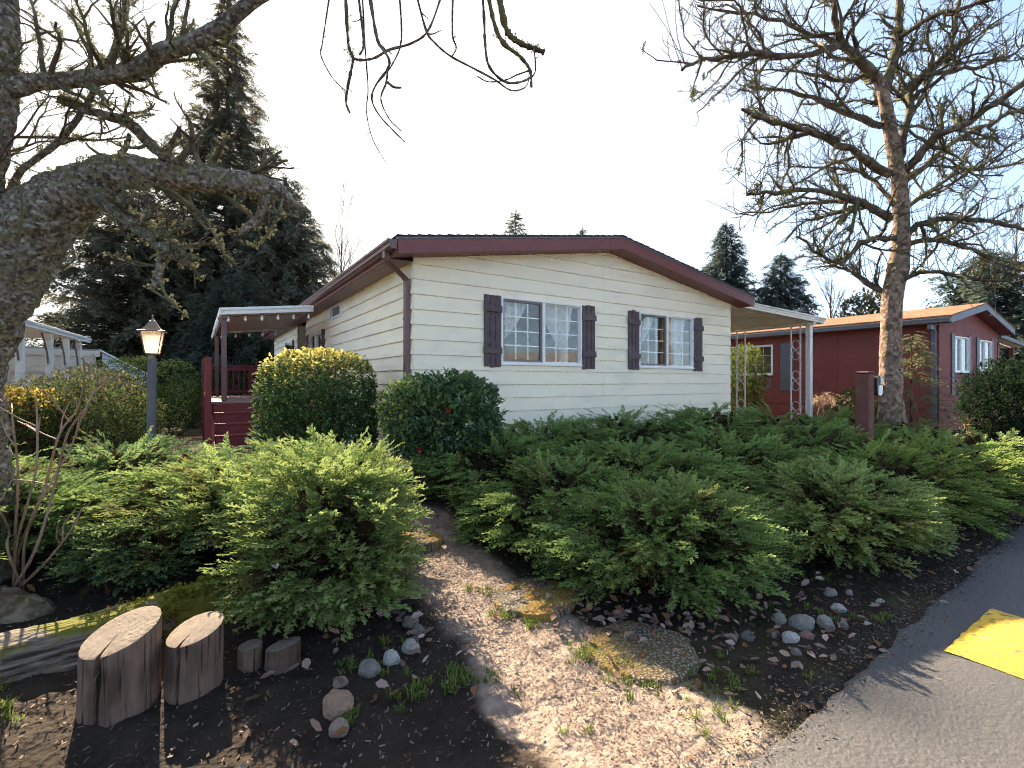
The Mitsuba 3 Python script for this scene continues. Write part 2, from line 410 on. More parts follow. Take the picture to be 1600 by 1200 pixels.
i, j = np.meshgrid(np.arange(24), np.arange(59), indexing='ij')
put('speed_hump', (P.reshape(-1, 3), np.stack([i * 60 + j, (i + 1) * 60 + j, (i + 1) * 60 + j + 1, i * 60 + j + 1], -1).reshape(-1, 4)), 'mat_yellow', True,
    label='worn yellow painted speed hump crossing the asphalt road', cat='speed hump')

# ------------------------------------------------------------------ the cream house
HW, HL, UR, PITCH, Z0 = 7.25, 13.9, 3.625, 0.205, 1.7725
house = thing('cream_house', 'cream lap-sided single-storey home with dark red roof edge and brown shutters', 'house')
def RB(u):
    return 3.229 + .1637 * (.33 + np.minimum(u, HW - np.asarray(u, float)))
rng = np.random.default_rng(11)

def lap(holder, place, wall, splits, rng, name='siding_board', jit=.0008, proud=.023):
    """Clapboards over the outline wall, each its own part, its lower edge proud of the next."""
    a0, z0, a1, z1 = wall.bounds
    for k in range(-9, 11):
        lo, hi = Z0 + k * PITCH, Z0 + (k + 1) * PITCH
        if hi < z0 or lo > z1:
            continue
        for s0, s1 in zip(splits[:-1], splits[1:]):
            piece = wall.intersection(sbox(s0 + .0015, max(lo, z0), s1 - .0015, hi - .0032))
            dz = rng.uniform(-jit, jit)
            for one in getattr(piece, 'geoms', [piece]):
                m = slab(one, place, lambda a, z, lo=lo, dz=dz: proud - (proud - .004) * (z - lo) / PITCH + dz)
                if m:
                    put(f'{holder}__{name}', m, M['cream'])

WIN = [(1.385, 2.985, 2.185), (4.378, 5.952, 5.165)]
WZ0, WZ1 = 1.877, 2.897
wallpoly = Polygon([(0, .05), (HW, .05), (HW, RB(HW)), (UR, RB(UR)), (0, RB(0))])
for a, b, _ in WIN:
    wallpoly = wallpoly.difference(sbox(a + .01, WZ0 + .01, b - .01, WZ1 - .01))
lap(f'{house}__front_wall', front, wallpoly, [-.004, 3.50, HW + .004], rng)
SW = [(5.62, 7.12, 1.45, 2.80, 6.35), (9.75, 10.75, 1.75, 2.85, 10.2)]
sidepoly = sbox(0, .05, 7.6, 3.229).union(sbox(8.9, .05, HL, 3.229)).difference(sbox(3.82, 2.955, 4.7, 3.2))
for a, b, c, d, _ in SW:
    sidepoly = sidepoly.difference(sbox(a + .01, c + .01, b - .01, d - .01))
lap(f'{house}__side_wall', side, sidepoly, [0, 4.9, 7.6, 8.9, HL], rng, proud=.030)
back = MB()
back.add(bx(H, HW - .02, HW, .0, HL, .05, 3.28)); back.add(bx(H, 0, HW, HL - .04, HL - .02, .05, 3.28))
put(f'{house}__plain_wall', back, M['cream'])
rec = MB()
rec.add(bx(H, 0.02, 1.0, 8.9, 8.94, .3, 3.24)); rec.add(bx(H, 0.02, 1.0, 7.56, 7.6, .3, 3.24)); rec.add(bx(H, 1.0, 1.04, 7.56, 8.94, .3, 3.24))
put(f'{house}__entry_recess', rec, M['beige'], label='tan walled recess of the entry door')
inn = MB()
inn.add(bx(H, .02, HW - .03, 3.0, 3.04, .1, 3.2)); inn.add(bx(H, 3.6, 3.64, .02, 3.0, .1, 3.2)); inn.add(bx(H, .02, HW - .03, .02, 7.5, 1.0, 1.02)); inn.add(bx(H, .02, HW - .03, .02, 7.5, 3.2, 3.22))
put(f'{house}__room', inn, M['interior'])

def window(holder, place, a0, a1, z0, z1, mid, dark=True, cols=3, rowsn=4, fr='white', d0=0.0):
    k = num(f'{holder}__window')
    w = .035
    f = MB()
    for r in ((a0, a0 + w, z0, z1), (a1 - w, a1, z0, z1), (a0 + w, a1 - w, z1 - w, z1), (a0 + w, a1 - w, z0, z0 + w), (mid - .026, mid + .026, z0 + w, z1 - w)):
        f.add(bx(place, r[0], r[1], d0 - .05, d0 + .038, r[2], r[3], .004))
    f.add(bx(place, a0 - .01, a1 + .01, d0 + .0, d0 + .052, z0 - .018, z0 + .004, .004))
    put(f'{k}__frame', f, M[fr])
    for q, (b0, b1) in enumerate(((a0 + w, mid - .026), (mid + .026, a1 - w))):
        s = MB()
        sw = .032 if q == 0 else .016
        for r in ((b0, b0 + sw, z0 + w, z1 - w), (b1 - sw, b1, z0 + w, z1 - w), (b0 + sw, b1 - sw, z1 - w - sw, z1 - w), (b0 + sw, b1 - sw, z0 + w, z0 + w + sw)):
            s.add(bx(place, r[0], r[1], d0 - .035, d0 + .018 - .012 * q, r[2], r[3], .003))
        put(f'{k}__sash', s, M['bronze' if dark and q == 0 else fr])
        c0, c1, y0, y1 = b0 + sw, b1 - sw, z0 + w + sw, z1 - w - sw
        P = place(np.array([c0, c1, c1, c0]), np.full(4, d0 - .008), np.array([y0, y0, y1, y1]))
        put(f'{k}__pane', (P, np.array([[0, 1, 2, 3]])), M['glass'])
        m = MB()
        for i in range(1, cols):
            x = c0 + (c1 - c0) * i / cols
            m.add(bx(place, x - .007, x + .007, d0 - .022, d0 - .012, y0, y1))
        for i in range(1, rowsn):
            y = y0 + (y1 - y0) * i / rowsn
            m.add(bx(place, c0, c1, d0 - .0225, d0 - .0115, y - .007, y + .007))
        if m.n:
            put(f'{k}__muntin', m, M['white'])
    return k

def shutter(holder, place, a0, a1, z0, z1, rng, mat='shutter', nb=3, d=.016):
    k = num(f'{holder}__shutter')
    w = (a1 - a0) / nb
    for i in range(nb):
        j0, j1 = rng.uniform(-.012, .012, 2)
        put(f'{k}__board', bx(place, a0 + i * w + .006, a0 + (i + 1) * w - .006, d, d + .022 + rng.uniform(0, .003), z0 + j0, z1 + j1, .004), M[mat])
    for zz in (z0 + .185 * (z1 - z0), z0 + .76 * (z1 - z0)):
        put(f'{k}__batten', bx(place, a0 - .008 + rng.uniform(-.004, .004), a1 + .008, d + .022, d + .046, zz, zz + .10, .004), M[mat])

for a, b, m in WIN:
    window(house, front, a, b, WZ0, WZ1, m)
for a, b in ((1.084, 1.382), (2.988, 3.285), (4.085, 4.376), (5.954, 6.245)):
    shutter(house, front, a, b, 1.822, 2.905, rng)
for a, b, c, d, m in SW:
    window(house, side, a, b, c, d, m, dark=False, cols=1, rowsn=1)
    shutter(house, side, a - .32, a - .02, c - .05, d + .02, rng); shutter(house, side, b + .02, b + .32, c - .05, d + .02, rng)
k = num(f'{house}__vent_window')
f = MB()
for r in ((3.80, 3.84, 2.94, 3.21), (4.68, 4.72, 2.94, 3.21), (3.84, 4.68, 3.17, 3.21), (3.84, 4.68, 2.94, 2.98)):
    f.add(bx(side, r[0], r[1], -.03, .045, r[2], r[3], .004))
put(f'{k}__frame', f, M['white'])
put(f'{k}__pane', bx(side, 3.84, 4.68, -.02, -.012, 2.98, 3.17), M['slate'])

# roof: sheathing, shingles, rake and eave boards, soffits, drip edge
def RT(u, h):
    return RB(u) + h
def roofpiece(u0, u1, v0, v1, h0, h1):
    def pl(a, b, z):
        return H(a, b, RB(a) + z)
    mb = MB()
    for s0, s1 in ((u0, min(u1, UR)), (max(u0, UR), u1)):
        if s1 - s0 > 1e-3:
            mb.add(bx(pl, s0, s1, v0, v1, h0, h1))
    return mb
put(f'{house}__soffit', roofpiece(-.32, HW + .32, -.325, -.002, .0, .012), M['trim'])
put(f'{house}__soffit', bx(H, -.33, -.025, -.02, HL + .3, 3.212, 3.226), M['soffit'])
put(f'{house}__rake_board', bx(lambda a, b, z: H(a, b, RB(a) + z), -.335, UR - .001, -.352, -.326, -.006, .172), M['trim'])
put(f'{house}__rake_board', bx(lambda a, b, z: H(a, b, RB(a) + z), UR + .001, HW + .335, -.352, -.326, -.006, .172), M['trim'])
put(f'{house}__eave_board', bx(H, -.352, -.326, -.324, HL + .3, 3.222, 3.385), M['trim'])
put(f'{house}__drip_edge', roofpiece(-.35, HW + .35, -.362, -.335, .1725, .196), M['slate'])
put(f'{house}__roof', roofpiece(-.34, HW + .34, -.334, HL + .33, .125, .168), M['trim'])
sh = MB()
for sgn in (0, 1):
    for i in range(29):
        a0, a1 = -.35 + i * .139, -.35 + i * .139 + .19
        if a0 > UR - .02:
            break
        for v0 in np.arange(-.37, 13.9, .95 if i % 2 else .91):
            z = rng.uniform(.0, .004)
            def pl(a, b, t, a0=a0):
                uu = a if not sgn else HW - a
                return H(uu, b, RB(uu) + .198 + t + .020 * (1 - (a - a0) / .19))
            sh.add(bx(pl, a0, min(a1, UR), v0 + rng.uniform(-.006, .006), min(v0 + .9, HL + .33), z, z + .009))
put(f'{house}__roof__shingles', sh, M['darkroof'], kind='stuff')
put(f'{house}__roof__deck', roofpiece(-.345, HW + .345, -.333, HL + .33, .17, .198), M['darkroof'])

gm = MB()      # ogee gutter along the side eave
prof = np.array([[-.353, 3.385], [-.353, 3.275], [-.42, 3.275], [-.448, 3.300], [-.448, 3.335], [-.468, 3.365], [-.468, 3.39], [-.455, 3.392], [-.455, 3.368], [-.435, 3.335], [-.435, 3.305], [-.415, 3.287], [-.362, 3.287], [-.362, 3.385]])
vs = np.array([-.345, HL + .3])
q = np.concatenate([H(prof[:, 0], v, prof[:, 1]) for v in vs]); n_ = len(prof); i = np.arange(n_)
gm.add((q, np.stack([i, (i + 1) % n_, (i + 1) % n_ + n_, i + n_], -1)))
cap = np.array([0, 1, 2, 3, 4, 5, 6])
cv, cf = trimesh.creation.triangulate_polygon(Polygon(prof[cap]), engine='earcut')
for v in (-.347, HL + .302):
    gm.add((H(cv[:, 0], v, cv[:, 1]), cf))
for v in np.arange(.5, HL, .9):
    gm.add(bx(H, -.462, -.353, v, v + .02, 3.386, 3.391))
put(f'{house}__gutter', gm, M['gutter'])
def pipe(points, w, d, key, mat):
    m = MB()
    p = np.array(points, float)
    sec = np.array([(-w, -d), (w, -d), (w, d), (-w, d)]) / 2
    rings = [H(q[0] + sec[:, 1], q[1] + sec[:, 0], q[2] + (sec[:, 1] * q[3] if len(q) > 3 else 0)) for q in p]
    v = np.vstack(rings)
    f = []
    for r in range(len(p) - 1):
        for c in range(4):
            f.append([r * 4 + c, r * 4 + (c + 1) % 4, r * 4 + 4 + (c + 1) % 4, r * 4 + 4 + c])
    m.add((v, np.array(f)))
    return put(key, m, mat)
dp = pipe([(-.41, -.10, 3.29), (-.41, -.10, 3.20), (-.385, -.085, 3.165), (-.09, .07, 3.01), (-.062, .085, 2.97), (-.062, .085, 1.9), (-.060, .086, 1.88), (-.062, .085, 1.86), (-.062, .085, .42), (-.10, .08, .36)], .085, .062, f'{house}__downspout', M['gutter'])
for z in (2.45, 1.35):
    put(f'{house}__downspout__strap', bx(H, -.098, -.024, .038, .132, z, z + .03), M['gutter'])
wl = MB()        # carriage lamp on the side wall
wl.add(bx(side, 9.25, 9.37, .02, .05, 2.25, 2.6)); wl.add(bx(side, 9.28, 9.34, .05, .2, 2.62, 2.66))
wl.add(bx(side, 9.2, 9.42, .1, .32, 2.56, 2.6)); wl.add(bx(side, 9.25, 9.37, .15, .27, 2.6, 2.68))
for a, d in ((9.22, .12), (9.38, .12), (9.22, .28), (9.38, .28)):
    wl.add(bx(side, a, a + .02, d, d + .02, 2.3, 2.57))
wl.add(bx(side, 9.22, 9.4, .12, .3, 2.26, 2.3))
put(f'{house}__wall_lantern', wl, M['black'])

# lace curtains hanging behind the front windows
def curtain(a0, a1, z0, z1, L, R, seed, label):
    r = np.random.default_rng(seed)
    nt, ns = 40, 60
    t = np.linspace(0, 1, nt)
    l = np.interp(t, *zip(*L)); rr = np.interp(t, *zip(*R))
    ker = np.ones(5) / 5
    l = np.convolve(np.pad(l, 2, 'edge'), ker, 'valid'); rr = np.convolve(np.pad(rr, 2, 'edge'), ker, 'valid')
    s = np.linspace(0, 1, ns)
    S, TT = np.meshgrid(s, t)
    width = (rr - l)[:, None]
    a = a0 + (a1 - a0) * (l[:, None] + S * width)
    fold = .016 * np.sin(S * 44 + r.uniform(0, 6) + 1.5 * np.sin(TT * 5)) + .010 * np.sin(S * 21 + TT * 7)
    d = -.10 + fold * (1.1 - .3 * width) - .02 * TT
    z = z1 - (z1 - z0) * TT + .012 * np.sin(S * 30) * (TT > .97)
    P = front(a, d, z).reshape(-1, 3)
    i, j = np.meshgrid(np.arange(nt - 1), np.arange(ns - 1), indexing='ij')
    put('lace_curtain', (P, np.stack([i * ns + j, i * ns + j + 1, (i + 1) * ns + j + 1, (i + 1) * ns + j], -1).reshape(-1, 4)), M['lace'], True,
        label=label, cat='curtain', group='lace curtains behind the front windows of the cream house')
for (a, b, m), nm in zip(WIN, ('window nearer the downspout', 'window nearer the carport')):
    curtain(a + .03, m, WZ0 - .1, WZ1 + .05, [(0, 0), (1, 0)], [(0, .74), (.2, .62), (.45, .36), (.62, .1), (.7, .06), (1, .18)], 5, f'lace curtain in the dark-framed sash of the {nm}')
    curtain(m, b - .03, WZ0 - .1, WZ1 + .05, [(0, -.02), (.25, .08), (.5, .36), (.68, .58), (.78, .6), (1, .46)], [(0, .92), (.4, .86), (.68, .74), (.8, .75), (1, .84)], 6, f'lace curtain in the white-framed sash of the {nm}')

# ------------------------------------------------------------------ deck and awning on the left side
deck = thing('wooden_deck', 'dark red wooden deck with steps and railing beside the cream house', 'deck')
DZ = 1.235
for i in range(32):
    v0 = 4.2 + i * .1445
    put(f'{deck}__floor_plank', bx(H, -2.28, -.04, v0, v0 + .138, DZ - .035, DZ + rng.uniform(-.002, .002), .004), M['deckfloor'])
sk = MB()
sk.add(bx(H, -2.24, -.1, 4.235, 4.262, DZ - .185, DZ - .037)); sk.add(bx(H, -2.28, -2.25, 4.22, 8.8, .1, DZ - .037)); sk.add(bx(H, -1.0, -.05, 4.264, 4.29, .1, DZ - .19))
put(f'{deck}__skirt', sk, M['deck'])
for s in range(1, 6):
    z = DZ - .18 * s
    put(f'{deck}__step', bx(H, -2.2, -.98, 4.2 - .27 * s - .02, 4.2 - .27 * (s - 1) - .008, z - .035, z, .005), M['deck'])
    put(f'{deck}__riser', bx(H, -2.19, -.99, 4.2 - .27 * (s - 1) - .007, 4.2 - .27 * (s - 1) + .015, z + .001, z + .143), M['deck'])
    put(f'{deck}__riser', bx(H, -2.19, -.99, 4.2 - .27 * s + .03, 4.2 - .27 * s + .05, z - .2, z - .036), M['deck']) if s == 5 else None
for u in (-2.24, -.97):
    P = H(np.array([u, u, u, u]), np.array([4.2, 2.85, 2.85, 4.2]), np.array([DZ - .2, .33, .12, .2]))
    P2 = H(np.array([u + .04] * 4), np.array([4.2, 2.85, 2.85, 4.2]), np.array([DZ - .2, .33, .12, .2]))
    f = np.array([[0, 1, 2, 3], [4, 7, 6, 5], [0, 4, 5, 1], [1, 5, 6, 2], [2, 6, 7, 3], [3, 7, 4, 0]])
    put(f'{deck}__stringer', (np.vstack([P, P2]), f), M['deck'])
for u, v, z0, z1 in ((-2.29, 3.45, .25, 2.02), (-2.29, 4.15, .3, 2.02), (-2.31, 8.75, .3, 2.12), (-1.2, 8.75, DZ, 2.05), (-.1, 8.72, DZ, 2.12), (-2.31, 6.5, .3, 2.1)):
    put(f'{deck}__post', bx(H, u - .045, u + .045, v - .045, v + .045, z0, z1, .006), M['deck'])
put(f'{deck}__rail', bx(H, -2.26, -.06, 8.69, 8.81, 2.0, 2.045, .005), M['deck'])
put(f'{deck}__rail', bx(H, -2.26, -.06, 8.715, 8.745, 1.905, 1.999, .004), M['deck'])
put(f'{deck}__rail', bx(H, -2.26, -.06, 8.72, 8.755, 1.31, 1.39, .004), M['deck'])
put(f'{deck}__rail', bx(H, -2.345, -2.275, 4.2, 8.7, 2.0, 2.045, .005), M['deck'])
put(f'{deck}__rail', bx(H, -2.33, -2.29, 4.2, 8.7, 1.31, 1.39, .004), M['deck'])
for u in np.arange(-2.15, -.1, .125):
    put(f'{deck}__baluster', bx(H, u, u + .035, 8.76, 8.79, 1.28, 1.999), M['deck'])
for v in np.arange(4.35, 8.7, .135):
    put(f'{deck}__baluster', bx(H, -2.328, -2.292, v, v + .035, 1.391, 1.999), M['deck'])

aw = thing('patio_awning', 'flat white metal awning over the red deck with a brown post', 'awning')
def awz(u):
    return 2.90 + (np.asarray(u, float) + 2.05) * .115
def awp(a, b, z):
    return H(a, b, awz(a) + z)
put(f'{aw}__fascia', bx(awp, -2.08, -.42, 4.46, 4.50, -.02, .10, .006), M['white'])
put(f'{aw}__fascia', bx(awp, -2.08, -.42, 4.43, 4.458, .06, .11, .004), M['white'])
put(f'{aw}__fascia', bx(awp, -2.10, -2.06, 4.44, 8.85, -.02, .11, .006), M['white'])
put(f'{aw}__fascia', bx(awp, -2.08, -.42, 8.82, 8.86, -.02, .10, .006), M['white'])
for i in range(15):
    v0 = 4.502 + i * .288
    put(f'{aw}__roof_panel', bx(awp, -2.058, -.42, v0, min(v0 + .282, 8.818), .03, .05 + .004 * (i % 2), .003), M['porchroof'])
for v in (4.62, 8.7):
    put(f'{aw}__post', bx(H, -2.06, -1.97, v - .045, v + .045, DZ, awz(-2.0) - .015, .006), M['gutter'])
put(f'{aw}__beam', bx(awp, -2.055, -1.96, 4.505, 8.8, -.09, -.022), M['gutter'])

strl = thing('string_lights', 'string of small clear bulbs hanging round the edge of the deck awning', 'string lights')
cab = MB()
pts = [(-1.95 + i * .29, 4.56) for i in range(6)]
pts2 = [(-2.12, 4.7 + i * .55) for i in range(8)]
pts3 = [(-1.9 + i * .33, 8.9) for i in range(5)]
for row in (pts, pts2, pts3):
    for (a0, b0), (a1, b1) in zip(row[:-1], row[1:]):
        s = np.linspace(0, 1, 7)
        cab.add(tube(H(a0 + (a1 - a0) * s, b0 + (b1 - b0) * s, awz(-2) - .03 + (awz(a0) - awz(-2)) * (1 - s) + (awz(a1) - awz(-2)) * s - .12 * s * (1 - s)), .006, 4))
put(f'{strl}__cable', cab, M['black'])
scene['mat_bulb'] = {'type': 'principled', 'base_color': rgb(.8, .8, .78), 'roughness': .15, 'specular': .7}
for a, b in (*pts, *pts2, *pts3):
    p = H(a, b, awz(a) - .045)
    s = trimesh.creation.icosphere(1, 1.0); s.apply_scale([.028, .028, .045]); s.apply_translation(p - [0, 0, .07])
    m = MB().add(s); m.add(tube([p, p - [0, 0, .04]], .014, 6))
    put(f'{strl}__bulb', m, 'mat_bulb', True)

# ------------------------------------------------------------------ carport on the right
cp = thing('carport', 'white metal carport roof with scrolled iron posts on the right of the cream house', 'carport')
CW = 11.42
def cpz(u):
    return 3.285 - (np.asarray(u, float) - 7.3) * .030
def cpp(a, b, z):
    return H(a, b, cpz(a) + z)
for i in range(22):                                       # folded pan panels running from the house to the outer edge
    v0 = .03 + i * .30
    m = MB()
    prof = np.array([[0, 0], [.035, 0], [.05, .055], [.10, .055], [.115, 0], [.18, 0], [.19, .02], [.21, .02], [.22, 0], [.30, 0]])
    for u0, u1 in ((7.28, CW - .04),):
        q = np.concatenate([H(np.full(len(prof), u), v0 + prof[:, 0], cpz(u) + prof[:, 1]) for u in (u0, u1)])
        n_ = len(prof); i_ = np.arange(n_ - 1)
        m.add((q, np.stack([i_, i_ + 1, i_ + 1 + n_, i_ + n_], -1)))
        m.add((q + [0, 0, .004], np.stack([i_, i_ + 1, i_ + 1 + n_, i_ + n_], -1)))
    put(f'{cp}__roof_panel', m, M['awning'])
put(f'{cp}__fascia', bx(cpp, 7.26, CW, -.02, .025, -.015, .05, .006), M['white'])
put(f'{cp}__fascia', bx(cpp, 7.26, CW, -.05, -.022, .04, .10, .006), M['white'])
put(f'{cp}__fascia', bx(cpp, 7.26, CW, -.075, -.052, .085, .125, .004), M['oldwhite'])
put(f'{cp}__fascia', bx(cpp, CW - .04, CW, .027, 6.65, -.03, .09, .006), M['oldwhite'])
put(f'{cp}__beam', bx(cpp, 10.98, 11.14, .05, 6.5, -.075, -.004), M['white'])

def scroll_post(v, u0, bars, key):
    """Thin iron bars with S scrolls between, side by side along v."""
    k = num(f'{cp}__{key}')
    z0, z1 = float(gz(*H(u0, v, 0)[:2])) - .02, float(cpz(u0)) - .077
    for b in bars:
        put(f'{k}__bar', bx(H, u0 - .016, u0 + .016, v + b - .016, v + b + .016, z0, z1, .003), M['white'])
    b0, b1 = bars[0] + .016, bars[-1] - .016
    h = z1 - z0
    for c in (z0 + .17 * h, z0 + .47 * h, z0 + .77 * h):
        t = np.linspace(0, 1, 40)
        w = (b1 - b0) * .5
        ang = np.linspace(-.3 * np.pi, 1.5 * np.pi, 20)
        top = np.stack([np.full(20, u0), v + (b0 + b1) / 2 + w * .95 * np.cos(ang), c + .14 + w * 1.2 * np.sin(ang)], -1)
        bot = np.stack([np.full(20, u0), v + (b0 + b1) / 2 - w * .95 * np.cos(ang), c - .14 - w * 1.2 * np.sin(ang)], -1)
        dia = np.stack([np.full(8, u0), v + np.linspace(b0, b1, 8), c + np.linspace(-.15, .15, 8)], -1)
        m = MB()
        for q in (top, bot, dia):
            m.add(tube(H(q[:, 0], q[:, 1], q[:, 2]), .009, 5))
        put(f'{k}__scroll', m, M['white'])
scroll_post(2.1, 11.06, (-.13, .13), 'scroll_post')
scroll_post(.52, 11.06, (-.11, .13), 'scroll_post')
zc = float(gz(*H(11.06, .22, 0)[:2]))
put(f'{cp}__column', bx(H, 10.99, 11.13, .13, .25, zc - .02, float(cpz(11.06)) - .077, .008), M['white'])
scroll_post(5.6, 11.06, (-.11, .11), 'scroll_post')

# ------------------------------------------------------------------ the dark red house on the right
R0 = 14.25; RV = -1.58; RW = 5.36; RL = 13.0
red = thing('red_house', 'dark red single-storey home with tan shingle roof and grey trim', 'house')
def G(a, b, z):                                    # its own frame: along its front, into it, up
    return H(R0 + np.asarray(a, float), RV + np.asarray(b, float), z)
def gfront(a, d, z):
    return G(a, -np.asarray(d, float), z)
def gside(a, d, z):
    return G(-np.asarray(d, float), a, z)
def RR(a):
    return 3.22 + .19 * np.minimum(a, RW - np.asarray(a, float))
RWIN = [(1.13, 2.36), (3.36, 4.62)]
gp = Polygon([(0, .2), (RW, .2), (RW, RR(RW)), (RW / 2, RR(RW / 2)), (0, RR(0))])
for a, b in RWIN:
    gp = gp.difference(sbox(a, 1.88, b, 2.9))
edges = [0, 1.22, 2.68, 3.9, RW]
for a, b in zip(edges[:-1], edges[1:]):
    for z0, z1 in ((.2, 1.02), (1.024, 2.76), (2.764, 4.2)):
        pc = gp.intersection(sbox(a + .003, z0, b - .003, z1))
        for one in getattr(pc, 'geoms', [pc]):
            m = slab(one, gfront, lambda a, z: .012)
            if m:
                put(f'{red}__wall_panel', m, M['redwall'])
sp = sbox(0, .2, RL, 3.22).difference(sbox(4.45, 1.85, 6.35, 2.9))
for i in range(11):
    pc = sp.intersection(sbox(i * 1.22 + .003, .9, (i + 1) * 1.22 - .003, 3.3))
    for one in getattr(pc, 'geoms', [pc]):
        m = slab(one, gside, lambda a, z: .012)
        if m:
            put(f'{red}__wall_panel', m, M['redwall'])
    put(f'{red}__wall_panel', slab(sp.intersection(sbox(i * 1.22 + .003, .1, (i + 1) * 1.22 - .003, .885)), gside, lambda a, z: .006), M['redwall'])
put(f'{red}__belt_board', bx(gside, 0.05, RL, .006, .03, .885, .935), M['redwall'])
bk = MB(); bk.add(bx(G, RW - .02, RW, 0, RL, .2, 3.2)); bk.add(bx(G, 0, RW, RL - .02, RL, .2, 3.2)); bk.add(bx(G, .3, RW - .3, 2.4, 2.44, .3, 3.2)); bk.add(bx(G, 2.0, 2.04, 2.5, 8, .3, 3.2))
put(f'{red}__inner_wall', bk, M['interior'])
for a, b in RWIN:
    window(red, gfront, a, b, 1.88, 2.9, a + .44 * (b - a), dark=False, cols=1, rowsn=1, d0=.012)
    for s0, s1 in ((a - .22, a - .02), (b + .02, b + .22)):
        put(f'{red}__shutter', bx(gfront, s0, s1, .013, .045, 1.2, 2.97, .006), M['slate'])
    pm = MB()
    for r in ((a + .05, b - .05, 1.62, 1.68), (a + .05, b - .05, 1.28, 1.34)):
        pm.add(bx(gfront, r[0], r[1], .013, .03, r[2], r[3]))
    put(f'{red}__panel_trim', pm, M['slate'])
window(red, gside, 4.45, 6.35, 1.85, 2.9, 5.4, dark=False, cols=3, rowsn=3, d0=.012)
put(f'{red}__shutter', bx(gside, 3.75, 4.2, .013, .045, 1.3, 2.93, .006), M['slate'])
put(f'{red}__panel_trim', bx(gside, 4.5, 5.6, .013, .028, 1.42, 1.72), M['slate'])
put(f'{red}__panel_trim', bx(gside, 4.58, 5.52, .0285, .034, 1.48, 1.66), M['redwall'])
def rrp(a, b, z):
    return G(a, b, RR(a) + z)
for s0, s1 in ((-.34, RW / 2 - .001), (RW / 2 + .001, RW + .34)):
    put(f'{red}__rake_board', bx(rrp, s0, s1, -.36, -.33, -.02, .17, .004), M['slate'])
    put(f'{red}__soffit', bx(rrp, s0, s1, -.328, -.014, -.018, .0), M['trim'])
    put(f'{red}__roof', bx(rrp, s0 - .03, s1, -.37, RL + .4, .171, .20), M['tanroof'])
    put(f'{red}__roof__underlay', bx(rrp, s0 + .01, s1, -.32, RL + .35, .05, .168), M['slate'])
put(f'{red}__gutter', bx(G, -.46, -.345, -.36, RL, 3.155, 3.28, .012), M['slate'])
put(f'{red}__gutter__lip', bx(G, -.475, -.46, -.36, RL, 3.25, 3.285, .004), M['slate'])
put(f'{red}__soffit', bx(G, -.34, -.015, -.0, RL, 3.14, 3.152), M['trim'])
put(f'{red}__downspout', bx(G, -.10, -.015, .03, .14, .4, 3.0, .01), M['slate'])
put(f'{red}__downspout__elbow', (lambda q: (q.vertices, q.faces))(trimesh.Trimesh(*bx(lambda a, b, z: G(a - .0, b, z), -.42, -.03, .04, .12, 3.0, 3.13))), M['slate'])
put(f'{red}__roof_vent', bx(G, 1.6, 1.9, 5.9, 6.2, RR(1.75) + .18, RR(1.75) + .32, .02), M['black'])
# its own carport at the far right
c2 = thing('metal_awning', 'beige ribbed awning on the far side of the dark red house', 'awning')
for i in range(10):
    v0 = i * .4
    put(f'{c2}__roof_panel', bx(lambda a, b, z: G(a, b, 3.12 - .06 * (a - RW) + z), RW + .3, RW + 3.8, v0 + .0, v0 + .36, 0, .03 + .012 * (i % 2)), M['awning'])
put(f'{c2}__fascia', bx(lambda a, b, z: G(a, b, 3.12 - .06 * (a - RW) + z), RW + .2, RW + 3.8, -.06, -.01, -.03, .1), M['slate'])
put(f'{c2}__post', bx(G, RW + 1.62, RW + 1.74, .3, .42, .3, 3.0, .008), M['trim'])
put(f'{c2}__post', bx(G, RW + 3.6, RW + 3.72, .3, .42, .3, 2.9, .008), M['trim'])

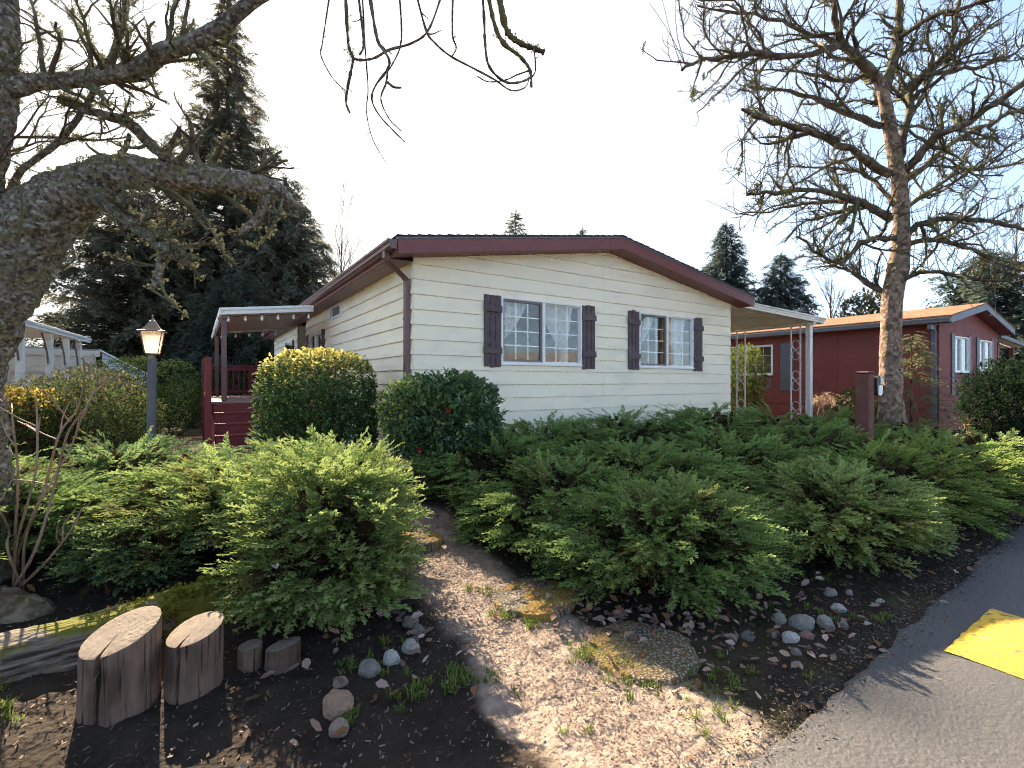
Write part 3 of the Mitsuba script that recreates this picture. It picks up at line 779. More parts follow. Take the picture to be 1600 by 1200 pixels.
def simple_house(name, label, org, au, L, Wd, eave, rise, wallm, roofm, nwin, carport=False):
    """A low gabled home: org its corner, au the direction along its eaves, its depth to the left of that."""
    au = np.array(au) / np.hypot(*au); bv = np.array([-au[1], au[0]])
    z0 = float(gz(*org)) if org[1] > 0 else 0.0
    def Q(a, b, z):
        a, b, z = np.broadcast_arrays(np.asarray(a, float), np.asarray(b, float), np.asarray(z, float))
        return np.stack([org[0] + a * au[0] + b * bv[0], org[1] + a * au[1] + b * bv[1], z + z0], -1)
    k = thing(name, label, 'house')
    w = MB()
    n = int(eave / .23)
    for i in range(n):
        za, zb = i * eave / n, (i + 1) * eave / n - .01
        w.add(bx(Q, 0, L, 0, .03 + .0, za, zb)); w.add(bx(Q, 0, .03, .03, Wd, za, zb)); w.add(bx(Q, L - .03, L, .03, Wd, za, zb))
    g = Polygon([(0, eave), (Wd, eave), (Wd / 2, eave + rise)])
    for a in (0.0, L):
        v, f = trimesh.creation.triangulate_polygon(g, engine='earcut'); w.add((Q(a, v[:, 0], v[:, 1]), f))
    put(f'{k}__wall', w, M[wallm])
    s = rise / (Wd / 2)
    for sg in (0, 1):
        def rp(a, b, z, sg=sg):
            return Q(a, b if not sg else Wd - np.asarray(b, float), eave + s * np.asarray(b, float) + z)
        put(f'{k}__roof', bx(rp, -.4, L + .4, -.45, Wd / 2, .0, .08), M[roofm])
        put(f'{k}__eave_board', bx(rp, -.41, L + .41, -.48, -.452, -.12, .07), M['white'])
        for a in (-.43, L + .402):
            put(f'{k}__rake_board', bx(rp, a, a + .028, -.45, Wd / 2, -.12, .085), M['white'])
    for i in range(nwin):
        a = L * (i + .5) / nwin
        wk = num(f'{k}__window')
        f = MB()
        for r in ((a - .7, a - .64, 1.1, 2.1), (a + .64, a + .7, 1.1, 2.1), (a - .64, a + .64, 2.04, 2.1), (a - .64, a + .64, 1.1, 1.16), (a - .03, a + .03, 1.16, 2.04)):
            f.add(bx(Q, r[0], r[1], -.05, -.001, r[2], r[3]))
        put(f'{wk}__frame', f, M['white'])
        put(f'{wk}__pane', bx(Q, a - .64, a + .64, -.02, -.004, 1.16, 2.04), M['black'])
    return k, Q

# the neighbour to the left: an awning edge with posts, a shed at its end
nb = thing('neighbour_carport', 'long white awning with square posts and iron brackets at the left neighbour', 'carport')
NA = np.array([-11.08, 10.86]); ND = np.array([-2.73, 4.83]); NLn = np.hypot(*ND); ND = ND / NLn; NN = np.array([-ND[1], ND[0]])
def NQ(a, b, z):
    a, b, z = np.broadcast_arrays(np.asarray(a, float), np.asarray(b, float), np.asarray(z, float))
    return np.stack([NA[0] + a * ND[0] + b * NN[0], NA[1] + a * ND[1] + b * NN[1], z], -1)
for i in range(26):
    put(f'{nb}__roof_panel', bx(lambda a, b, z: NQ(a, b, z + .03 * b), -3.6 + i * .37, -3.6 + i * .37 + .34, .05, 3.6, 2.96, 2.99 + .01 * (i % 2)), M['awning'])
put(f'{nb}__fascia', bx(NQ, -3.7, 6.0, -.02, .04, 2.9, 3.0, .006), M['white'])
put(f'{nb}__fascia', bx(NQ, -3.7, 6.0, -.05, -.022, 2.97, 3.05, .006), M['oldwhite'])
for a in (.55, 2.55, 4.0, 5.3):
    put(f'{nb}__post', bx(NQ, a - .07, a + .07, .06, .2, .2, 2.895, .01), M['oldwhite'])
    br = MB(); q = NQ(np.linspace(0, -.5, 8) + a - .09, .13, 2.1 + .78 * np.linspace(0, 1, 8) ** .6); br.add(tube(q, .022, 5))
    put(f'{nb}__bracket', br, M['bronze'])
shed = thing('garden_shed', 'beige lap-sided shed with white side under the left neighbour awning', 'shed')
XA = at(-60, 543, 15.0); XB = at(150, 546, 17.4)
AU = (XB - XA)[:2]; SL = np.hypot(*AU); AU /= SL; BU = np.array([-AU[1], AU[0]])
def SQ(a, b, z):
    a, b, z = np.broadcast_arrays(np.asarray(a, float), np.asarray(b, float), np.asarray(z, float))
    return np.stack([XA[0] + a * AU[0] + b * BU[0], XA[1] + a * AU[1] + b * BU[1], z], -1)
for i in range(10):
    z0 = .15 + i * .25
    put(f'{shed}__siding_board', bx(lambda a, b, z, z0=z0: SQ(a, b - .02 * (1 - (z - z0) / .245) * (b < .01), z), 0, SL, 0, .03, z0, min(z0 + .245, 2.62)), M['beige'])
put(f'{shed}__top_board', bx(SQ, -.1, SL + .1, -.06, .0, 2.5, 2.72, .01), M['beige'])
put(f'{shed}__roof', bx(lambda a, b, z: SQ(a, b, z - .07 * b), -.1, SL + .1, -.02, 3.0, 2.722, 2.78), M['greyroof'])
put(f'{shed}__end_wall', bx(SQ, SL - .03, SL, .03, 3.0, .15, 2.5), M['palewall'])
for a0, a1, z1 in ((2.9, 4.4, 2.0), (SL - 2.2, SL - 1.0, 2.0)):
    d = MB()
    for r in ((a0, a0 + .05, .2, z1), (a1 - .05, a1, .2, z1), (a0 + .05, a1 - .05, z1 - .05, z1)):
        d.add(bx(SQ, r[0], r[1], -.05, -.022, r[2], r[3]))
    put(f'{shed}__door_trim', d, M['beige'])
lean = thing('white_lean_to', 'small pale blue-white lean-to with sloping roof behind the neighbour posts', 'shed')
def LQ(a, b, z):
    return SQ(SL + .2 + np.asarray(a, float), .2 + np.asarray(b, float), z)
pg = Polygon([(0, .1), (1.5, .1), (1.5, 1.75), (0, 2.65)])
for i in range(10):
    m = slab(pg.intersection(sbox(0, .1 + i * .26, 1.5, .1 + (i + 1) * .26 - .012)), lambda a, d, z: LQ(a, -np.asarray(d, float), z), lambda a, z: .02)
    if m: put(f'{lean}__siding_board', m, M['palewall'])
put(f'{lean}__roof', bx(lambda a, b, z: LQ(a, b, 2.68 - .6 * a + z), -.1, 1.65, -.12, 1.6, 0, .06), M['white'])
put(f'{lean}__side_wall', bx(LQ, 1.47, 1.5, .0, 1.5, .1, 1.72), M['palewall'])

kw, _ = simple_house('white_house', 'white house far off beyond the beige awning of the red house', (27.5, 21.5), (1, .55), 9, 6, 2.5, 1.2, 'white', 'greyroof', 4)
ko, _ = simple_house('pale_house', 'pale grey home with white trim across the road', (26.0, -12.0), (-.838, -.545), 16, 7.5, 2.7, 1.0, 'palewall', 'greyroof', 5)
simple_house('white_gabled_house', 'white trimmed gabled home farther along across the road', (36.0, 1.0), (-.3, -.95), 11, 8, 2.9, 1.6, 'white', 'greyroof', 4)

# ------------------------------------------------------------------ lamp post, mailbox
lp = thing('lamp_post', 'weathered grey wooden lamp post with a lit copper carriage lantern', 'lamp post')
LX, LY = at(238, 600, 7.1)[:2]
def LP(a, b, z):
    ca, sa = math.cos(.5), math.sin(.5)
    return XYZ(LX + np.asarray(a) * ca - np.asarray(b) * sa - .012 * (2.0 - np.asarray(z, float)), LY + np.asarray(a) * sa + np.asarray(b) * ca, z)
put(f'{lp}__post', bx(LP, -.052, .052, -.052, .052, .1, 1.94, .01), M['greywood'])
cl = MB().add(tube(LP(np.zeros(2), np.zeros(2), np.array([1.90, 2.01])), .045, 12))
put(f'{lp}__collar', cl, M['copper'], 40)
def ring(h, z, n=4, rot=math.pi / 4):
    a = np.arange(n) * 2 * np.pi / n + rot
    return LP(h * np.cos(a) * 1.414, h * np.sin(a) * 1.414, np.full(n, z))
def loft(rings):
    v = np.vstack(rings); n = len(rings[0]); f = []
    for r in range(len(rings) - 1):
        for c in range(n):
            f.append([r * n + c, r * n + (c + 1) % n, (r + 1) * n + (c + 1) % n, (r + 1) * n + c])
    return v, np.array(f)
put(f'{lp}__lantern_base', loft([ring(.001, 1.985), ring(.075, 2.0), ring(.085, 2.02), ring(.001, 2.02)]), M['copper'])
zz = np.linspace(0, 1, 10)
prof = [(.165, 2.335), (.168, 2.345)] + [(.16 - .125 * (t ** .62), 2.35 + .15 * t ** 1.25) for t in zz] + [(.02, 2.505), (.012, 2.53), (.001, 2.56)]
put(f'{lp}__lantern_roof', loft([ring(.001, 2.332)] + [ring(h, z) for h, z in prof]), M['copper'])
fin = trimesh.creation.icosphere(2, .014); fin.apply_translation(LP(0, 0, 2.57)); put(f'{lp}__finial', fin, M['copper'], True)
fr = MB()
for q in range(4):
    a = q * np.pi / 2 + np.pi / 4
    for s, t in (((.078, 2.022), (.125, 2.335)),):
        p0 = LP(s[0] * np.cos(a) * 1.414, s[0] * np.sin(a) * 1.414, s[1]); p1 = LP(t[0] * np.cos(a) * 1.414, t[0] * np.sin(a) * 1.414, t[1])
        fr.add(tube([p0, p1], .009, 4))
put(f'{lp}__lantern_frame', fr, M['copper'])
for q in range(4):
    a0, a1 = q * np.pi / 2 + np.pi / 4, (q + 1) * np.pi / 2 + np.pi / 4
    P = np.array([LP(h * np.cos(a) * 1.40, h * np.sin(a) * 1.40, z) for h, z, a in ((.076, 2.024, a0), (.076, 2.024, a1), (.123, 2.333, a1), (.123, 2.333, a0))])
    put(f'{lp}__pane', (P, np.array([[0, 1, 2, 3]])), M['lampglass'])
bulb = trimesh.creation.icosphere(2, .03); bulb.apply_scale([1, 1, 1.25]); bulb.apply_translation(LP(0, 0, 2.13))
key = put(f'{lp}__bulb', bulb, 'mat_bulb', True)
scene[key]['emitter'] = {'type': 'area', 'radiance': rgb(8, 5, 2.3)}

mb_ = thing('mailbox', 'dark and white plastic mailbox on a thick reddish brown post', 'mailbox')
MX, MY = at(1351, 600, 7.0)[:2]
mg = float(gz(MX, MY))
def MP(a, b, z):
    return H(*(np.asarray(q, float) + s for q, s in zip((a, b), uv_of(MX, MY))), z)
put(f'{mb_}__post', bx(MP, -.09, .09, -.09, .09, mg - .1, 1.72, .012), M['postwood'])
put(f'{mb_}__post_cap', bx(MP, -.10, .10, -.10, .10, 1.721, 1.755, .014), M['postwood'])
put(f'{mb_}__stake', bx(MP, .115, .165, -.05, 0, mg - .1, 1.45, .005), M['greywood'])
put(f'{mb_}__stake__tip', bx(MP, .113, .167, -.055, .002, 1.0, 1.16, .004), M['white'])
bp = Polygon([(.10, 1.66), (.13, 1.69), (.235, 1.69), (.262, 1.665), (.262, 1.50), (.245, 1.43), (.205, 1.405), (.13, 1.41), (.10, 1.45)])
def mbx(poly, b0, b1):
    m = slab(poly, lambda a, d, z: MP(a, b1 - d, z), lambda a, z: np.full(len(np.atleast_1d(a)), b1 - b0), 0.0)
    v, f = trimesh.creation.triangulate_polygon(poly, engine='earcut')
    m.add((MP(v[:, 0], np.full(len(v), b1), v[:, 1]), f))
    return m
put(f'{mb_}__body', mbx(bp, -.12, .14), M['black'])
put(f'{mb_}__door', mbx(bp.intersection(sbox(.125, 1.3, .3, 1.555)).buffer(-.002), -.132, -.1202), M['white'], label='white lower door')
put(f'{mb_}__flap', mbx(bp.intersection(sbox(.19, 1.565, .3, 1.8)).buffer(-.004), -.130, -.1202), M['oldwhite'])

# ------------------------------------------------------------------ junipers
TR = np.random.default_rng(5)
FINE = [spray_template(TR, 8, 2, .33, .030, .12, 33) for _ in range(6)]
MID = [spray_template(TR, 7, 1, .35, .042, .12, 34) for _ in range(5)]
COARSE = [spray_template(TR, 5, 0, .45, .10) for _ in range(4)]

def juniper(c, ru, rv, h, nb, ns, label, seed, tmpl, base=(.092, .172, .056), tip=(.27, .36, .115), size=.15, lean=(0, 0), skirt=.25, brown=.09, group='spreading junipers of the front bed'):
    """A mound of arching branches, each a plume of feathery sprays, over a tangle of stems and dead inner twigs. c: centre in (u, v)."""
    rng = np.random.default_rng(seed)
    ru, rv, h = ru - .02, rv - .02, h - .20
    k = thing('juniper_shrub', label, 'juniper', group)
    x, y = H(*c, 0)[:2]
    g = float(gz(x, y))
    d = rng.normal(size=(nb * 3, 3)); d /= np.linalg.norm(d, axis=1, keepdims=True)
    d = d[d[:, 2] > -.12][:nb]
    d[:, 2] = np.where(d[:, 2] < 0, d[:, 2] * skirt * 2, d[:, 2])
    lump = .80 + .42 * meshkit.fbm(d * 2.4 + seed, 3) + rng.uniform(-.08, .12, len(d))
    flat = np.clip(d[:, 2:], 0, 1)
    loc = np.concatenate([d[:, :2] * (1 + .22 * flat * (1 - flat) * 2), flat ** .55], 1) * lump[:, None]
    tips = H(c[0] + loc[:, 0] * ru + lean[0] * flat[:, 0], c[1] + loc[:, 1] * rv + lean[1] * flat[:, 0], 0)
    tips[:, 2] = np.maximum(g + .10 + rng.uniform(0, .1, len(d)), g + .08 + loc[:, 2] * (h - .08))
    root = np.array([x, y, g]) + np.stack([rng.normal(0, .10, len(tips)), rng.normal(0, .10, len(tips)), 0 * tips[:, 0]], -1)
    stems = MB()
    P, D, S, C = [], [], [], []
    base, tipc = np.array(base), np.array(tip)
    nt = 9
    for i in range(len(tips)):
        a, b = root[i], tips[i]
        out = b - a; hor = out * [1, 1, 0]
        L = np.linalg.norm(out)
        t = np.linspace(0, 1, nt)[:, None]
        ctrl = a + out * .5 + np.array([0, 0, .10 * L + .02])
        q = (1 - t) ** 2 * a + 2 * t * (1 - t) * ctrl + t * t * b
        q = q + rng.normal(0, .012, q.shape) * t
        stems.add(tube(q[:-1], np.linspace(.011, .004, nt - 1), 4, False), (.06, .04, .028))
        # sprays along the outer part
        m = ns
        s = 1 - .62 * rng.random(m) ** 1.25
        s[:3] = 1.0
        pos = np.stack([np.interp(s, np.linspace(0, 1, nt), q[:, j]) for j in range(3)], -1)
        ax = unit(q[-1] - q[-3])
        r = rng.normal(size=(m, 3)); r -= (r @ ax)[:, None] * ax; r /= np.linalg.norm(r, axis=1, keepdims=True)
        spread = rng.uniform(.15, .85, m)[:, None]; spread[:3] *= .4
        dd = ax * [1, 1, .45] + r * spread * [1, 1, .5] + .35 * unit(hor + 1e-6) + np.array([0, 0, .10]) + rng.normal(0, .12, (m, 3))
        P.append(pos + r * rng.uniform(0, .05, m)[:, None]); D.append(dd); S.append(size * 1.18 * rng.uniform(.7, 1.35, m) * (1.1 - .25 * (1 - s)))
        hue = rng.uniform(.62, 1.32) * (1 + rng.normal(0, .10, m))
        yel = rng.uniform(0, 1) ** 3 * .5
        cc = base * hue[:, None] * np.array([1 + .5 * yel, 1 + .1 * yel, 1 - .2 * yel])
        if rng.random() < brown:
            cc = np.array([.13, .085, .045]) * hue[:, None]
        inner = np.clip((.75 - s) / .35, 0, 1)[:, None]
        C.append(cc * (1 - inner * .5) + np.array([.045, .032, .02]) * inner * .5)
    P, D, S, C = map(np.concatenate, (P, D, S, C))
    P[:, 2] = np.maximum(P[:, 2], g + .03)
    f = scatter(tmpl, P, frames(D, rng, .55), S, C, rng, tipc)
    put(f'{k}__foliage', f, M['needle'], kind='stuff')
    n = nb * 5                                     # dead inner twigs
    q = rng.random(n)[:, None]
    j = rng.integers(0, len(tips), n)
    pos = root[j] * (1 - .12 - .62 * q) + tips[j] * (.12 + .62 * q); pos[:, 2] += .03
    dd = (tips[j] - root[j]) + rng.normal(0, .4, (n, 3))
    stems2 = scatter(COARSE, pos, frames(dd, rng), rng.uniform(.8, 1.4, n) * size * 1.15, np.array([.045, .034, .020]) * rng.uniform(.5, 1.5, n)[:, None], rng, None)
    stems.add((np.vstack(stems2.v), np.vstack(stems2.f))); stems.c.append(np.vstack(stems2.c))
    put(f'{k}__dead_twigs', stems, M['dry'], kind='stuff')
    return k

def uvp(px, py, y):
    p = at(px, py, y)
    return uv_of(p[0], p[1])
LIME = dict(base=(.112, .178, .055), tip=(.33, .41, .15))
BLUE = dict(base=(.080, .145, .062), tip=(.20, .29, .12))
LG = 'junipers on the left side of the bark path'
juniper((-1.70, -2.75), .48, .54, 1.10, 180, 17, 'tall dense bright juniper at the left edge of the bark path', 1, FINE, **LIME, size=.145, group=LG, skirt=.5)
juniper((-2.05, -1.60), .88, .72, .84, 150, 15, 'pale green juniper behind the tall juniper by the path', 2, FINE, **LIME, size=.15, group=LG)
juniper((-3.75, -1.30), .65, .60, .74, 110, 14, 'low shaggy juniper between the path junipers and the bare stems', 3, FINE, **BLUE, size=.15, group=LG)
juniper((-3.05, -.55), 1.0, .7, .74, 120, 13, 'dark green juniper in front of the wooden lamp post', 4, MID, **BLUE, size=.17, group=LG)
juniper((-4.35, -1.4), 1.0, .9, .95, 130, 13, 'broad juniper behind the bare shrub stems', 5, MID, size=.17, group=LG)
juniper((-5.5, -2.2), 1.0, .9, 1.0, 100, 12, 'yellowish juniper behind the mossy leaning tree', 6, MID, **LIME, size=.17, group=LG)
juniper((-2.78, -1.98), .32, .28, .52, 40, 11, 'small scraggly juniper above the mossy log', 7, FINE, **BLUE, size=.12, group=LG)
juniper((-1.55, -.55), .9, .5, .60, 90, 13, 'juniper in front of the red deck steps', 8, MID, **LIME, size=.16, group=LG)
F = 'junipers between the cream house and the road'
juniper((.45, -1.55), .85, .80, .80, 130, 15, 'juniper beside the path in front of the camellia', 11, FINE, size=.15, group=F)
juniper((.50, -2.60), .85, .70, .80, 140, 16, 'juniper on the right of the path between the camellia and the stepping stones', 24, FINE, size=.145, group=F)
juniper((.72, -3.62), .88, .66, .80, 190, 17, 'rounded juniper with a bright tip nearest the round stepping stones', 12, FINE, base=(.095, .175, .062), size=.14, group=F, skirt=.5)
juniper((1.45, -1.05), 1.0, .8, .86, 120, 13, 'juniper under the wider window of the cream house', 13, MID, size=.16, group=F)
juniper((1.65, -2.55), 1.05, .9, .86, 140, 15, 'dark green juniper in the middle of the front bed', 14, FINE, base=(.085, .172, .055), size=.15, group=F)
juniper((2.62, -4.02), 1.0, .62, .84, 180, 17, 'bushy juniper with yellow lit tips beside the road and the cobbles', 15, FINE, **LIME, size=.145, group=F, skirt=.5)
juniper((2.75, -1.2), 1.05, .9, .90, 110, 13, 'juniper under the second window of the cream house', 16, MID, base=(.082, .170, .054), size=.17, group=F)
juniper((3.0, -2.75), 1.15, 1.0, .90, 150, 14, 'wide dark juniper behind the roadside juniper', 17, MID, base=(.080, .168, .052), size=.16, group=F)
juniper((4.05, -3.85), 1.0, .75, .90, 140, 14, 'juniper at the road edge below the mailbox post', 18, MID, base=(.090, .175, .052), tip=(.28, .36, .10), size=.16, group=F)
juniper((4.4, -1.5), 1.2, 1.1, .96, 120, 13, 'high dark juniper at the right end of the front wall', 19, MID, base=(.080, .168, .052), size=.17, group=F)
juniper((5.4, -4.05), 1.05, .70, .88, 120, 13, 'juniper at the road edge in front of the bare street tree', 20, MID, base=(.095, .178, .052), tip=(.29, .36, .10), size=.16, group=F)
juniper((4.9, -2.7), 1.0, .8, .88, 110, 13, 'juniper hiding the foot of the mailbox post', 25, MID, base=(.080, .168, .052), size=.17, group=F)
juniper((6.1, -1.7), 1.2, 1.1, .92, 110, 12, 'juniper in front of the carport posts', 21, MID, base=(.080, .168, .052), size=.18, group=F)
juniper((6.6, -3.35), 1.2, .95, .86, 120, 12, 'juniper just right of the bare street tree trunk', 22, MID, base=(.090, .175, .052), tip=(.27, .35, .10), size=.17, group=F)
juniper((7.6, -2.0), 1.2, 1.1, .84, 100, 11, 'juniper in front of the cedar sapling', 23, MID, size=.19, group=F)
juniper((8.1, -3.9), 1.2, .75, .80, 100, 11, 'farthest juniper along the road edge', 26, MID, **LIME, size=.18, group=F)

# ------------------------------------------------------------------ broad-leaved shrubs
LEAF = [leaf_template(TR, w) for w in (.40, .46, .52)]
LONG = [leaf_template(TR, w, .08, .2) for w in (.26, .30)]

def shrub(name, label, cat, c, r, z0, z1, n, lsize, cols, top=None, power=2.6, seed=0, tmpl=None, group=None, trunk=None, shell=.35, lumps=.14, stems=12):
    """A clipped or rounded shrub: leaves in rosettes through the outer part of a rounded box, on stems."""
    rng = np.random.default_rng(seed + 100)
    k = thing(name, label, cat, group)
    tmpl = tmpl or LEAF
    nr = n // 6
    d = rng.normal(size=(nr, 3)); d /= np.linalg.norm(d, axis=1, keepdims=True)
    s = (np.abs(d) ** power).sum(1) ** (-1 / power)
    s = s * (1 - lumps + 2 * lumps * meshkit.fbm(d * 2.6 + seed, 3)) * (1 - shell * rng.random(nr) ** 2.2)
    R = np.array([r[0], r[1], (z1 - z0) / 2])
    ctr = np.array([c[0], c[1], (z0 + z1) / 2])
    pos = ctr + d * s[:, None] * R
    out = d / R; out /= np.linalg.norm(out, axis=1, keepdims=True)
    out = out + np.array([0, 0, .35]) + rng.normal(0, .3, out.shape)
    s[: nr // 5] *= rng.uniform(.35, .8, nr // 5)
    pos = ctr + d * s[:, None] * R
    cols = np.array(cols)
    P = np.repeat(pos, 6, 0) + rng.normal(0, lsize * .35, (nr * 6, 3))
    D = np.repeat(out, 6, 0); D = D / np.linalg.norm(D, axis=1, keepdims=True) + rng.normal(0, .75, D.shape)
    ci = np.repeat(rng.integers(0, len(cols), nr), 6)
    C = cols[ci] * rng.uniform(.7, 1.3, (nr * 6, 1))
    if top is not None:
        amount = np.clip((P[:, 2] - (z1 - (z1 - z0) * top[1])) / ((z1 - z0) * top[1]) + rng.normal(0, .25, len(P)), 0, 1) * top[2]
        if len(top) > 3:
            amount = amount * np.clip(.5 + ((P[:, 0] - c[0]) * top[3][0] + (P[:, 1] - c[1]) * top[3][1]), 0, 1)
        pick = (rng.random(len(P)) < amount)[:, None]
        C = np.where(pick, np.array(top[0]) * rng.uniform(.7, 1.25, (len(P), 1)), C)
    f = scatter(tmpl, P, frames(D, rng, .8), lsize * rng.uniform(.7, 1.25, len(P)), C, rng)
    put(f'{k}__foliage', f, M['leaf'], True, kind='stuff')
    st = MB()
    g = float(gz(c[0], c[1]))
    for i in range(stems):
        e = pos[rng.integers(0, nr)] * .9 + ctr * .1
        b = np.array([c[0], c[1], g - .05]) + rng.normal(0, .07, 3) * [1, 1, 0]
        mid = (b + e) / 2 + rng.normal(0, .08, 3)
        st.add(tube(spline([b, mid, e], 9), np.linspace(trunk or .018, .005, 9), 5, False))
    put(f'{k}__stem', st, M['twig'], True)
    return k, ctr, R

GRN = [(.075, .13, .05), (.105, .17, .06), (.07, .115, .055), (.14, .195, .085)]
sx, sy = at(499, 600, 6.75)[:2]
shrub('clipped_shrub', 'box-clipped shrub with golden young leaves on top beside the deck steps', 'shrub', (sx, sy), (.71, .68), .32, 2.0, 21000, .062, GRN, ((.52, .46, .16), .26, .9), 3.6, 1, lumps=.07, shell=.25)
sx, sy = at(690, 600, 5.75)[:2]
cam, cctr, cR = shrub('camellia', 'dark glossy camellia with a few red blooms by the house corner', 'camellia', (sx, sy), (.66, .60), .68, 1.66, 9500, .072, [(.075, .135, .065), (.10, .175, .085), (.125, .20, .08), (.08, .13, .07)], ((.20, .24, .07), .9, .4, (-.9, 0)), 2.5, 2, stems=16, trunk=.026, lumps=.2)
rngf = np.random.default_rng(77)
for px, py in ((655, 703), (700, 640)):
    m = MB()
    q = at(px, py, 5.25)
    for i in range(9):
        a = i * 2.4
        d = np.array([math.cos(a), -.5 + .2 * rngf.random(), math.sin(a)])
        v, f, w = LEAF[1]
        Rm = frames(d[None], rngf, .6)[0]
        m.add((v * [.035, .05, .04] @ Rm.T + q, f))
    put(f'{cam}__flower', m, paint('mat_bloom', (.45, .025, .03), .5) if 'mat_bloom' not in scene else 'mat_bloom', label='red bloom')
sx, sy = at(140, 600, 8.2)[:2]
shrub('azalea', 'rounded azalea mound with reddish leaf tips left of the lamp post', 'azalea', (sx, sy), (1.05, .9), .2, 1.62, 12000, .075, [(.06, .095, .035), (.075, .11, .04), (.06, .08, .04)], ((.20, .14, .08), .6, .3), 2.3, 3, tmpl=LONG, lumps=.10)
sx, sy = at(128, 600, 9.8)[:2]
shrub('azalea', 'lower flat-topped azalea behind the reddish azalea mound', 'azalea', (sx, sy), (1.25, .8), .3, 1.84, 9000, .078, [(.06, .08, .03), (.08, .095, .04), (.05, .065, .03)], ((.20, .18, .10), .5, .4), 2.6, 4, tmpl=LONG, lumps=.10)
sx, sy = at(22, 600, 7.2)[:2]
shrub('yellow_shrub', 'shrub with yellow and red tinged leaves beside the leaning tree', 'shrub', (sx, sy), (.75, .6), .2, 1.50, 9000, .06, [(.05, .08, .03), (.07, .10, .03), (.10, .05, .03)], ((.34, .26, .06), .35, .8), 2.2, 5)
sx, sy = at(215, 600, 11.2)[:2]
shrub('dark_hedge', 'tall dark green clipped hedge behind the lamp post', 'hedge', (sx, sy), (1.15, 1.0), .3, 2.12, 16000, .06, [(.018, .034, .016), (.022, .042, .018), (.03, .05, .02)], ((.06, .09, .03), .2, .6), 3.2, 6, tmpl=LONG)
sx, sy = at(298, 600, 13.5)[:2]
shrub('pale_bush', 'small pale green bush between the hedge and the deck', 'bush', (sx, sy), (.55, .5), .3, 1.62, 2600, .07, [(.08, .12, .05), (.10, .14, .06)], None, 2.2, 7)
for px, w_, zz_, y_, sd, lb in ((262, 1.0, 1.5, 16.0, 8, 'dull brown undergrowth bush behind the pale bush'), (318, 1.1, 2.0, 17.5, 9, 'dim tangled bush behind the deck'), (30, 1.6, 3.3, 20.5, 10, 'bright green hedge above the beige shed'), (175, 1.6, 2.9, 19.5, 13, 'dim green bush behind the white lean-to'), (395, 1.8, 1.9, 18.5, 14, 'dark green bush seen through the deck railing')):
    sx, sy = at(px, 600, y_)[:2]
    shrub('background_bush', lb, 'bush', (sx, sy), (w_, w_ * .8), .3, zz_, 2600, .11, [(.03, .04, .02), (.045, .05, .028)] if px != 30 else [(.08, .14, .03), (.06, .11, .03)], None, 2.2, sd)
sx, sy = at(1163, 600, 15.6)[:2]
shrub('photinia', 'upright yellow-green shrub behind the scrolled carport post', 'shrub', (sx, sy), (.62, .6), .36, 2.75, 5200, .075, [(.06, .10, .025), (.09, .13, .03), (.04, .07, .02)], ((.26, .30, .06), .45, .8), 2.4, 15)
for px, y_, w_, zt, sd, lb in ((1334, 11.9, .35, 1.45, 16, 'yellow-green young shrub left of the mailbox post'), (1372, 10.6, .25, 1.10, 17, 'small yellow-green shrub between mailbox and tree trunk')):
    sx, sy = at(px, 600, y_)[:2]
    shrub('young_shrub', lb, 'shrub', (sx, sy), (w_, w_), .36, zt, 1500, .07, [(.12, .16, .04), (.16, .19, .05), (.09, .12, .03)], None, 2.2, sd)
sx, sy = at(1585, 600, 11.0)[:2]
shrub('rhododendron', 'large dark rhododendron in front of the red house windows', 'rhododendron', (sx, sy), (.95, .9), .36, 2.05, 9000, .11, [(.016, .032, .016), (.025, .045, .02), (.03, .05, .03)], None, 2.3, 18, tmpl=LONG, lumps=.22)

def twiggy(name, label, cat, c, n, L, spread, col, r=.006, seed=0, droop=0.0, zbase=None, sub=5):
    rng = np.random.default_rng(seed + 300)
    k = thing(name, label, cat)
    g = float(gz(c[0], c[1])) - .03
    m = MB(); P, D, S, C = [], [], [], []
    for i in range(n):
        a = rng.uniform(0, 2 * np.pi); s = spread * rng.uniform(.2, 1)
        l = L * rng.uniform(.6, 1.05)
        p0 = np.array([c[0], c[1], g if zbase is None else zbase]) + rng.normal(0, .06, 3) * [1, 1, .3]
        d = unit(np.array([math.cos(a) * s, math.sin(a) * s, 1.0]))
        e = p0 + d * l; e[2] -= droop * l * rng.uniform(.6, 1.2)
        q = spline([p0, p0 + d * l * .55 + rng.normal(0, .04, 3), e + rng.normal(0, .04, 3)], 8)
        m.add(tube(q, np.linspace(r * 1.6, r * .6, 8), 4, False))
        for j in range(sub):
            t = rng.integers(2, 7)
            dd = unit(q[t] - q[t - 1] + rng.normal(0, .5, 3)); ll = l * rng.uniform(.15, .4)
            e2 = q[t] + dd * ll; e2[2] -= droop * ll * .8
            m.add(tube(spline([q[t], q[t] + dd * ll * .5 + rng.normal(0, .015, 3), e2], 5), np.linspace(r, r * .5, 5), 3, False))
    put(f'{k}__branches', m, paint('mat_' + k, col, .8, .3, 8), True, kind='stuff')
    return k
sx, sy = at(1300, 600, 13.4)[:2]
twiggy('weeping_maple', 'low weeping maple of bare tan and purple twigs by the carport column', 'maple', (sx, sy), 110, .85, 1.5, (.36, .25, .17), .010, 1, .5, zbase=.75, sub=8)
sx, sy = at(1530, 600, 11.6)[:2]
twiggy('bare_shrub', 'bare tan twiggy shrub in front of the red house gable', 'shrub', (sx, sy), 40, .85, .9, (.30, .23, .13), .007, 2)

